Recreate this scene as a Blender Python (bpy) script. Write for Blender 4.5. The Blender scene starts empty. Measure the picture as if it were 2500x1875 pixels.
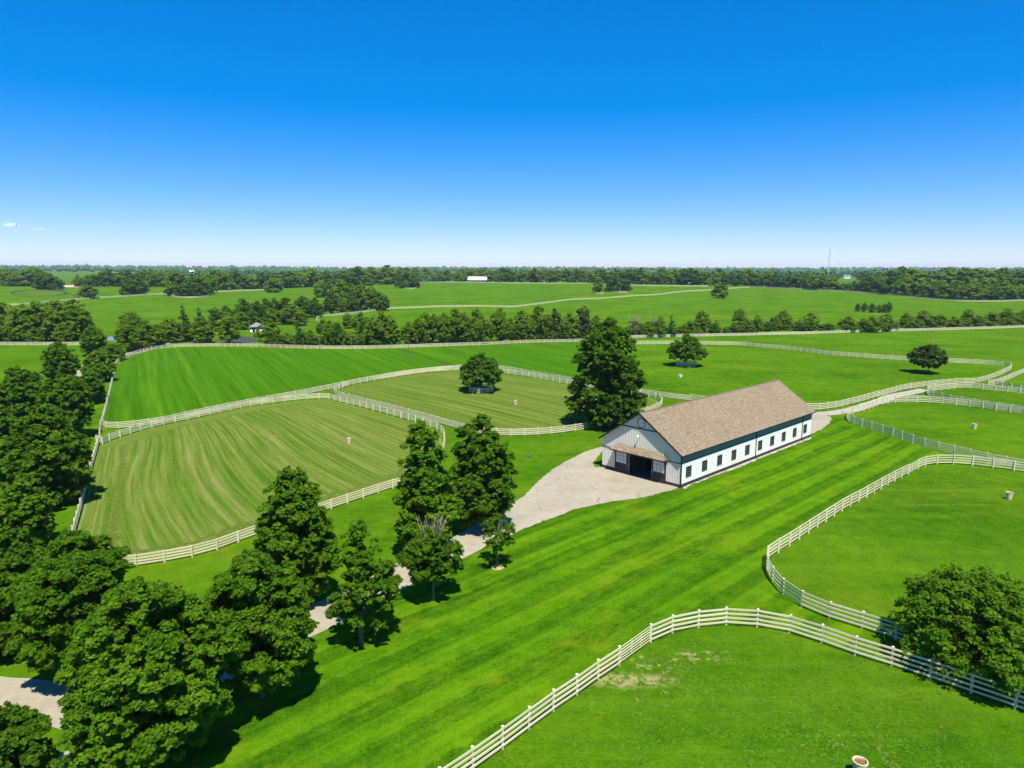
import bpy, bmesh, math, random
import numpy as np
from mathutils import Vector, Matrix, geometry

scene = bpy.context.scene
R = math.radians

# ------------------------------------------------------------------ camera, sky, sun, exposure
cam_data = bpy.data.cameras.new('camera')
cam = bpy.data.objects.new('camera', cam_data)
scene.collection.objects.link(cam)
cam_data.sensor_width = 36.0
cam_data.lens = 36.0*1666.0/2500.0
cam_data.clip_start = 0.5
cam_data.clip_end = 60000
cam.matrix_world = Matrix.Translation((0, 0, 26.1)) @ Matrix.Rotation(R(90 - 9.6), 4, 'X') @ Matrix.Rotation(R(0.08), 4, 'Z')
scene.camera = cam

SUN_TO = Vector((0.13, -0.48, 1.0)).normalized()      # direction towards the sun
world = bpy.data.worlds.new('World')
scene.world = world
world.use_nodes = True
wn = world.node_tree.nodes
wl = world.node_tree.links
bg = wn['Background']
sky = wn.new('ShaderNodeTexSky')
sky.sky_type = 'NISHITA'
sky.sun_disc = False
sky.sun_elevation = math.asin(SUN_TO.z)
sky.sun_rotation = math.atan2(SUN_TO.x, SUN_TO.y)
sky.altitude = 300
sky.air_density = 1.0
sky.dust_density = 0.0
sky.ozone_density = 4.0
gam = wn.new('ShaderNodeGamma')
gam.inputs['Gamma'].default_value = 0.71
hs = wn.new('ShaderNodeHueSaturation')
hs.inputs['Saturation'].default_value = 1.58
tintn = wn.new('ShaderNodeMix')
tintn.data_type = 'RGBA'
tintn.blend_type = 'MULTIPLY'
tintn.inputs[0].default_value = 1.0
mul_b = [i for i in tintn.inputs if i.name == 'B' and i.type == 'RGBA'][0]
mul_a = [i for i in tintn.inputs if i.name == 'A' and i.type == 'RGBA'][0]
mul_b.default_value = (0.80, 0.86, 1.06, 1.0)
wl.new(sky.outputs['Color'], gam.inputs['Color'])
wl.new(gam.outputs['Color'], mul_a)
wl.new([o for o in tintn.outputs if o.type == 'RGBA'][0], hs.inputs['Color'])
wl.new(hs.outputs['Color'], bg.inputs['Color'])
bg.inputs['Strength'].default_value = 0.15

sun_data = bpy.data.lights.new('sun', 'SUN')
sun_data.energy = 5.0
sun_data.angle = R(0.5)
sun_data.color = (1.0, 0.94, 0.83)
sun = bpy.data.objects.new('sun', sun_data)
scene.collection.objects.link(sun)
sun.rotation_euler = SUN_TO.to_track_quat('Z', 'Y').to_euler()
sun.location = (0, -50, 200)

vs = scene.view_settings
vs.view_transform = 'Standard'
vs.look = 'None'
vs.exposure = 0.75
vs.gamma = 1.0
vs.use_curve_mapping = False
scene.cycles.max_bounces = 8
scene.cycles.diffuse_bounces = 5
scene.cycles.transparent_max_bounces = 8
scene.cycles.volume_bounces = 0

# ------------------------------------------------------------------ the lie of the land, all in metres
def sstep(a, b, x):
    t = min(1.0, max(0.0, (x - a)/(b - a)))
    return t*t*(3 - 2*t)

def terrain(x, y):
    """height of the ground in metres: level round the barn, long swells beyond"""
    h = 8.0*sstep(320, 830, y) - 5.0*sstep(880, 1400, y) + 9.0*sstep(1400, 3200, y) + 14.0*sstep(3000, 6000, y)
    k = sstep(300, 520, math.hypot(x, y))
    h += k*(1.0*math.sin(x*0.011 + 0.6) + 0.7*math.sin(y*0.017 + x*0.006) + 0.5*math.sin(x*0.027 - y*0.013 + 2.0))
    h += 6.0*sstep(900, 2500, y)*sstep(0.15, 0.7, -x/max(y, 1.0))
    h += sstep(1500, 3500, y)*(3.5*math.sin(x*0.0021 + 1.0) + 2.5*math.sin(x*0.0053 + y*0.001))
    return h

FENCES = {
    'front': (1.42, [(-6.52, 27.2), (-4.23, 29.87), (-2.65, 31.47), (-1.04, 33.13), (0.72, 35.06), (2.27, 36.77), (3.93, 38.44), (5.53, 40.15), (7.16, 41.75)]),
    'front_b': (1.42, [(9.84, 44.63), (11.52, 45.83), (13.5, 46.56), (15.46, 47.03), (17.65, 46.88), (19.63, 46.26), (21.4, 45.1), (22.88, 43.55), (24.59, 42.33), (26.16, 40.94), (27.75, 39.59), (29.33, 38.12), (31.1, 36.6), (32.76, 35.09), (35.32, 32.86), (38.67, 29.95)]),
    'pasture': (1.38, [(39.79, 31.9), (37.11, 34.75), (33.98, 38.09), (31.84, 40.37), (29.41, 42.87), (27.03, 45.4), (25.24, 46.99), (23.51, 48.56), (22.31, 50.71), (22.02, 52.91), (22.2, 55.29), (22.72, 57.28), (23.52, 58.81), (25.53, 60.72), (27.11, 62.25), (30.25, 65.41), (33.42, 68.56), (36.61, 71.71), (39.48, 74.27), (42.58, 77.11), (45.46, 79.81), (48.4, 82.47), (51.07, 84.77)]),
    'pasture_b': (1.38, [(53.73, 87.18), (55.57, 88.6), (57.76, 89.46), (59.89, 89.47), (61.96, 88.9), (63.87, 87.8), (65.77, 86.53), (67.71, 84.95), (70.0, 82.54), (73.74, 78.08), (77.62, 72.71)]),
    'lane': (1.38, [(76.65, 74.06), (72.85, 79.31), (69.28, 84.25), (67.61, 86.95), (66.22, 89.04), (64.97, 90.65), (63.15, 94.26), (61.55, 97.9), (60.64, 101.99), (60.07, 106.38), (59.0, 109.99), (58.36, 114.25), (58.72, 116.42), (59.64, 118.75), (61.23, 120.82), (63.65, 123.05), (66.5, 125.31), (70.18, 128.88), (72.25, 130.5), (75.45, 132.62), (78.7, 133.07), (82.45, 132.67), (85.71, 130.8), (88.53, 128.18), (90.85, 124.73), (93.2, 121.56), (95.36, 117.64), (100.48, 108.76), (105.18, 100.11)]),
    'inner': (1.3, [(105.01, 103.11), (100.5, 111.09), (95.94, 119.33), (93.99, 123.54), (91.76, 127.08), (89.73, 130.83), (87.87, 134.15), (87.52, 136.18), (87.11, 139.24), (87.55, 141.1), (88.6, 143.26), (90.17, 145.24), (92.83, 146.27), (95.82, 147.56), (99.45, 149.41), (101.36, 149.48), (103.23, 147.88), (105.36, 145.86), (107.93, 143.12), (111.13, 137.83), (117.41, 127.84), (123.67, 118.49)]),
    'corner': (1.3, [(213.13, 243.97), (157.07, 196.66), (130.92, 172.55), (123.94, 166.12), (117.62, 160.14), (112.28, 155.37), (109.26, 153.05), (108.44, 153.26)]),
    'corner_b': (1.3, [(109.18, 152.72), (109.69, 150.56), (110.07, 148.71), (110.47, 146.66), (112.42, 140.59), (119.53, 130.23)]),
    'barnback': (1.35, [(35.88, 134.63), (40.72, 130.48), (47.8, 125.83), (56.47, 125.36), (58.58, 125.94), (62.07, 127.65), (65.04, 130.0), (69.69, 133.68), (74.11, 137.55), (78.44, 140.99), (85.36, 146.76), (90.71, 149.98), (96.67, 152.94), (102.61, 155.28), (106.82, 155.83), (111.64, 159.14), (120.46, 167.0), (128.98, 175.43), (132.63, 179.58), (134.34, 182.42), (133.41, 184.69), (131.62, 186.84), (127.6, 189.35), (122.4, 191.49), (115.51, 194.36), (104.3, 202.28), (96.77, 209.47), (90.73, 220.31), (86.75, 225.32), (82.94, 229.21), (78.84, 234.25), (70.23, 236.06), (55.98, 237.69), (43.17, 236.75), (31.29, 236.08)]),
    'roadside': (1.15, [(-62.34, 100.41), (-67.16, 108.62), (-69.46, 113.08), (-77.03, 127.26), (-85.99, 143.91), (-96.78, 163.77), (-103.34, 175.69), (-109.17, 187.03), (-111.9, 194.54), (-113.57, 201.33), (-115.77, 210.04), (-116.14, 217.87), (-114.54, 223.94), (-110.94, 227.19), (-103.67, 228.99), (-93.58, 229.11), (-82.34, 227.42), (-74.73, 225.13), (-63.75, 222.92), (-51.84, 222.71), (-40.37, 224.84), (-24.96, 229.96), (-8.83, 235.06), (5.55, 241.84), (25.69, 246.1), (38.24, 254.22)]),
    'treeline': (1.15, [(38.24, 254.22), (44.93, 259.33), (65.42, 264.36), (86.8, 268.42), (97.8, 271.09), (119.21, 276.39), (142.2, 283.4), (162.9, 289.09), (184.03, 294.4), (213.48, 303.15), (233.06, 310.66), (253.98, 318.27)]),
    'upperlane': (1.15, [(-68.57, 111.64), (-67.47, 110.25), (-66.46, 109.73), (-65.37, 109.59), (-64.09, 109.8), (-62.97, 110.69), (-61.65, 111.69), (-60.39, 112.95), (-59.21, 114.65), (-57.27, 118.91), (-56.19, 121.03), (-51.43, 129.3), (-42.64, 142.24), (-39.14, 148.5), (-33.84, 157.48), (-27.73, 166.65), (-21.34, 172.88), (-12.17, 178.79), (-7.59, 178.61), (-1.75, 175.64), (3.47, 169.46), (8.79, 163.0), (14.11, 157.01), (22.36, 146.72), (28.52, 140.7), (32.82, 136.44), (35.88, 134.63)]),
    'mowntop': (1.15, [(-62.89, 100.41), (-61.39, 99.08), (-61.58, 101.23), (-61.32, 103.15), (-60.96, 105.13), (-60.54, 107.55), (-59.87, 109.88), (-58.04, 114.02), (-55.86, 117.77), (-50.75, 127.53), (-47.57, 130.87), (-44.45, 133.61), (-41.17, 135.5), (-38.31, 136.18), (-37.01, 135.7), (-34.66, 133.09), (-30.24, 128.97), (-26.86, 125.54), (-22.18, 120.66), (-17.59, 115.68), (-12.87, 110.11), (-11.11, 106.15), (-10.16, 99.72), (-9.96, 91.87), (-10.85, 85.12), (-12.71, 80.51)]),
    'mownfront': (1.12, [(-12.71, 80.51), (-14.35, 78.86), (-17.42, 74.93), (-18.97, 72.91), (-22.33, 68.19), (-25.67, 63.54), (-26.82, 61.85), (-28.01, 60.08), (-29.51, 58.81), (-31.27, 57.82), (-33.36, 56.89), (-36.06, 56.55), (-38.85, 57.55), (-40.85, 59.41), (-42.02, 61.57), (-43.97, 65.19), (-47.67, 72.2), (-53.31, 82.73), (-59.87, 95.27), (-62.35, 99.92)]),
    'centre': (1.2, [(28.34, 128.0), (29.59, 132.17), (29.55, 135.01), (28.56, 138.34), (23.68, 143.73), (18.19, 149.28), (12.33, 154.92), (8.35, 159.62), (3.19, 165.95), (-1.98, 170.22), (-7.41, 174.22), (-11.97, 175.76), (-20.66, 172.33), (-27.53, 165.35), (-31.75, 159.76), (-34.81, 155.44), (-36.89, 151.35), (-37.75, 146.75), (-37.55, 142.28), (-36.66, 139.41), (-34.5, 136.74), (-28.91, 131.0), (-23.02, 125.34), (-18.21, 120.2), (-13.13, 114.62), (-8.11, 108.97), (-4.57, 106.19), (-1.05, 105.13), (1.22, 105.14), (3.52, 105.48), (8.0, 107.09), (12.11, 109.56), (15.56, 113.11), (20.99, 117.83), (25.81, 123.81), (28.34, 128.0)]),
    'farfield': (1.25, [(-92.8, 332.65), (-97.74, 343.12), (-101.83, 356.89), (-103.11, 374.16), (-96.15, 382.21), (-87.09, 401.9), (-76.67, 422.67), (-61.28, 429.29), (-46.78, 434.89), (-23.98, 436.57), (-3.95, 432.86), (4.52, 436.55), (22.67, 463.54), (46.41, 500.73), (65.72, 514.62), (95.03, 554.35), (126.34, 587.47), (150.89, 625.63), (187.42, 658.09), (217.15, 687.05), (245.88, 713.49)]),
    'farleft': (1.25, [(-352.55, 450.32), (-344.02, 460.66), (-335.16, 471.08), (-332.66, 498.54), (-325.19, 522.04), (-316.87, 539.22), (-305.34, 570.95), (-295.1, 590.65), (-268.46, 638.21), (-242.73, 679.57)]),
    'beltright': (1.25, [(251.08, 728.7), (270.62, 691.15), (292.66, 658.86), (313.67, 631.39), (330.47, 601.35), (344.78, 555.74), (354.5, 540.63), (380.56, 537.29), (403.94, 541.99), (427.19, 542.87)]),
    'crest': (1.25, [(-127.94, 896.35), (-92.26, 861.44), (-24.71, 826.31), (58.56, 784.53), (89.87, 758.54), (135.73, 720.54), (208.63, 733.34)]),
    'leftlane': (1.2, [(-184.28, 231.45), (-174.79, 231.82), (-156.48, 232.05), (-146.65, 232.18)]),
    'islandleft': (1.25, [(-281.84, 565.65), (-259.07, 536.36), (-246.0, 535.75), (-244.54, 554.35)]),
    'islandmid': (1.25, [(-121.06, 731.61), (-108.29, 699.42), (-100.03, 699.83), (-98.05, 722.25)]),
    'islandright': (1.25, [(68.57, 594.64), (71.09, 583.24), (77.95, 587.82)]),
    'islandrightb': (1.25, [(88.77, 622.35), (94.61, 612.09), (102.98, 614.16)]),
    'oval': (1.25, [(-371.13, 572.6), (-366.9, 564.78), (-364.32, 557.3), (-363.53, 550.66), (-364.54, 545.3), (-367.25, 541.5), (-371.44, 539.44), (-376.8, 539.15), (-383.0, 540.6), (-389.64, 543.7), (-396.38, 548.33), (-402.86, 554.34), (-408.73, 561.47), (-413.64, 569.39), (-417.23, 577.59), (-419.1, 585.41), (-418.93, 592.07), (-416.55, 596.87), (-412.07, 599.33), (-405.89, 599.33), (-398.65, 597.07), (-390.99, 592.87), (-383.54, 587.12), (-376.78, 580.21), (-371.13, 572.6)]),
    'ovalside': (1.25, [(-400.91, 608.44), (-378.18, 582.55), (-355.43, 556.32), (-331.49, 527.31)]),
    'looptop': (1.25, [(-173.23, 600.67), (-162.51, 571.5), (-151.51, 552.27), (-143.64, 553.66)])}
ROADS = {
    'driveway': (4.0, [(3.33, 75.57), (-0.41, 68.87), (-3.04, 64.46), (-5.74, 60.45), (-7.69, 57.66), (-9.66, 55.09), (-10.48, 53.77), (-12.84, 50.61), (-15.18, 47.59), (-17.58, 44.35), (-19.38, 41.45), (-20.8, 39.03), (-21.79, 37.48), (-23.2, 36.9), (-25.98, 37.43), (-28.67, 37.75), (-31.37, 38.02), (-34.97, 38.75)]),
    'spur': (3.2, [(-21.69, 37.29), (-22.28, 35.68), (-22.78, 34.12), (-23.05, 32.37), (-23.16, 31.2)]),
    'backlane': (2.8, [(54.77, 121.48), (58.63, 122.58), (62.74, 125.17), (66.56, 127.87), (70.18, 131.1), (77.56, 138.03), (84.64, 143.47), (91.0, 147.53)]),
    'lefttrack': (4.0, [(-103.05, 160.78), (-110.53, 173.96), (-114.77, 182.94), (-115.19, 191.18), (-117.74, 204.97), (-118.35, 215.31), (-121.49, 232.87), (-122.46, 244.84), (-118.43, 252.09), (-112.83, 256.68)])}
SHEETS = {
    'apron': [(2.5, 79.31), (3.92, 83.43), (5.41, 86.74), (6.99, 89.92), (8.62, 92.49), (10.67, 95.64), (13.34, 98.41), (13.49, 97.24), (10.97, 89.55), (11.04, 87.81), (12.13, 87.81), (16.21, 83.83), (20.38, 79.7), (19.34, 78.45), (15.48, 75.71), (11.07, 74.06), (6.76, 71.51), (4.37, 69.01), (2.13, 66.9), (-0.38, 63.94), (-0.85, 69.35)],
    'apronback': [(53.87, 120.95), (56.05, 121.85), (57.1, 119.41), (54.97, 115.11), (51.7, 110.5), (49.07, 107.61), (47.55, 106.22)],
    'wallgravel': [(20.28, 79.08), (20.79, 78.77), (22.13, 80.51), (24.15, 82.33), (27.04, 85.12), (29.94, 87.52), (34.14, 91.68), (38.65, 96.01), (43.48, 100.5), (46.9, 103.81), (47.2, 105.41)],
    'mown': [(-62.16, 99.19), (-61.04, 98.48), (-61.1, 100.42), (-61.03, 102.63), (-60.66, 104.6), (-60.24, 107.0), (-59.56, 109.3), (-57.74, 113.4), (-55.56, 117.1), (-50.45, 126.75), (-47.28, 130.06), (-44.18, 132.77), (-40.91, 134.63), (-38.07, 135.3), (-36.78, 134.83), (-34.45, 132.25), (-30.07, 128.18), (-26.7, 124.79), (-22.06, 119.96), (-17.5, 115.04), (-12.94, 109.52), (-11.25, 105.61), (-10.34, 99.72), (-10.15, 92.08), (-11.05, 85.47), (-12.76, 80.84), (-14.4, 79.17), (-17.48, 75.21), (-19.04, 73.17), (-22.4, 68.43), (-25.75, 63.75), (-26.9, 62.05), (-28.09, 60.27), (-29.59, 58.99), (-31.35, 57.99), (-33.45, 57.06), (-36.16, 56.71), (-38.85, 57.73), (-40.79, 59.5), (-41.95, 61.57), (-43.88, 65.19), (-47.58, 72.21), (-53.21, 82.73), (-59.81, 95.27)],
    'centre': [(28.64, 129.59), (29.49, 132.46), (28.89, 135.01), (28.42, 137.66), (23.52, 142.76), (18.07, 148.23), (12.25, 153.8), (8.3, 158.72), (3.17, 164.85), (-1.96, 169.07), (-7.35, 172.8), (-11.89, 174.61), (-20.54, 171.29), (-27.37, 164.32), (-31.55, 158.68), (-34.56, 154.3), (-36.64, 150.27), (-37.36, 146.25), (-37.24, 142.29), (-36.3, 139.69), (-34.3, 137.64), (-28.93, 131.83), (-23.0, 126.1), (-18.16, 120.9), (-13.06, 115.26), (-8.02, 109.55), (-4.59, 106.74), (-1.06, 105.67), (1.22, 105.68), (3.54, 106.02), (8.04, 107.65), (12.17, 110.14), (15.62, 113.61), (21.1, 118.5), (25.81, 124.55)],
    'field': [(-69.14, 112.77), (-67.73, 110.96), (-65.82, 110.38), (-63.3, 111.29), (-60.81, 113.75), (-57.59, 119.59), (-51.74, 130.11), (-42.92, 143.21), (-34.09, 158.66), (-27.92, 167.83), (-21.49, 174.16), (-12.26, 180.07), (-7.65, 180.12), (-1.77, 177.17), (8.85, 164.26), (14.21, 158.18), (22.67, 148.79), (26.04, 178.93), (30.8, 232.26), (25.34, 243.32), (5.46, 239.02), (-8.74, 232.52), (-24.7, 227.53), (-39.96, 222.51), (-51.31, 220.43), (-63.11, 220.63), (-81.5, 225.05), (-92.62, 226.7), (-102.6, 226.57), (-109.8, 224.82), (-113.38, 221.63), (-114.99, 215.68), (-114.67, 208.01), (-112.54, 199.46), (-110.92, 192.78), (-108.43, 186.22), (-102.96, 175.48), (-96.3, 163.33), (-85.73, 143.86), (-76.84, 127.27)],
    'lawn': [(-4.0, 31.38), (-1.04, 33.03), (2.27, 36.73), (7.14, 41.65), (9.82, 44.53), (13.48, 46.43), (15.42, 46.9), (17.6, 46.79), (21.37, 44.99), (24.54, 42.22), (27.7, 39.49), (29.27, 38.03), (31.0, 41.1), (27.12, 45.56), (23.6, 48.69), (22.36, 50.85), (22.06, 53.05), (22.16, 55.35), (22.68, 57.33), (23.52, 58.9), (25.63, 60.94), (30.34, 65.66), (36.75, 72.02), (42.77, 77.49), (51.32, 85.23), (54.0, 87.63), (55.79, 88.98), (60.19, 89.99), (64.18, 88.25), (67.32, 85.85), (67.47, 86.76), (64.78, 90.41), (62.94, 93.93), (61.29, 97.5), (60.43, 101.59), (59.88, 106.02), (58.82, 109.66), (58.03, 113.56), (56.96, 117.4), (51.17, 109.33), (46.87, 104.34), (43.48, 100.5), (34.14, 91.68), (27.04, 85.12), (20.75, 78.61), (15.46, 75.62), (11.05, 73.92), (6.74, 71.26), (2.12, 66.67), (-2.69, 61.13), (-7.07, 55.5), (-10.14, 51.87), (-12.43, 48.84), (-14.7, 45.95), (-17.02, 42.81), (-18.76, 39.99), (-20.1, 37.57), (-20.8, 36.04), (-21.46, 34.63), (-21.67, 32.99), (-21.35, 31.35)],
    'pond': [(-155.09, 260.78), (-154.91, 264.0), (-150.73, 260.83), (-145.1, 251.72), (-144.57, 247.37), (-147.76, 248.76)],
    'pondb': [(-110.89, 252.19), (-109.23, 263.01), (-103.56, 264.71), (-97.25, 258.44), (-91.85, 246.65), (-93.94, 239.74), (-100.24, 241.0)],
    'sand': [(-434.59, 661.19), (-485.18, 741.93), (-470.32, 746.34), (-416.17, 661.92)]}
NEAR_TREES = [
    ('B', -18.78, 31.79, 10.7, 4.09),
    ('T2', -27.77, 40.96, 9.67, 3.9),
    ('T3', -15.42, 38.38, 9.51, 3.53),
    ('T4', -10.62, 44.48, 8.97, 2.56),
    ('T5', -16.82, 49.8, 11.46, 3.21),
    ('T6', -6.25, 50.83, 6.02, 2.53),
    ('T7', -8.0, 58.62, 12.98, 2.71),
    ('T8', -3.22, 65.87, 11.9, 3.53),
    ('T9', -1.28, 56.91, 5.06, 1.87),
    ('T10', 16.07, 112.07, 18.23, 6.67),
    ('T11', -6.63, 144.98, 8.45, 4.93),
    ('T12', 47.52, 184.55, 8.63, 5.35),
    ('T13', 105.83, 171.77, 7.33, 4.57),
    ('T14', 31.38, 42.14, 6.39, 5.86),
    ('La', -105.57, 157.74, 9.34, 4.01),
    ('Lb', -96.09, 156.65, 7.1, 3.51),
    ('Lc', -81.96, 130.83, 6.63, 2.71),
    ('Ld', -83.92, 114.56, 9.74, 4.34),
    ('Le', -68.74, 103.16, 10.43, 4.17),
    ('Lf', -51.56, 73.26, 11.34, 4.9),
    ('Lg', -71.55, 91.56, 7.82, 3.38),
    ('Lh', -45.34, 60.32, 6.77, 2.81),
    ('Li', -37.46, 48.46, 6.91, 2.72),
    ('Lj', -40.66, 49.08, 5.35, 2.35),
    ('Lk', -34.67, 42.86, 5.96, 2.63),
    ('Lm', -24.8, 29.83, 5.32, 2.1),
    ('Ln', -126.35, 204.87, 9.04, 3.7)]
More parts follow.
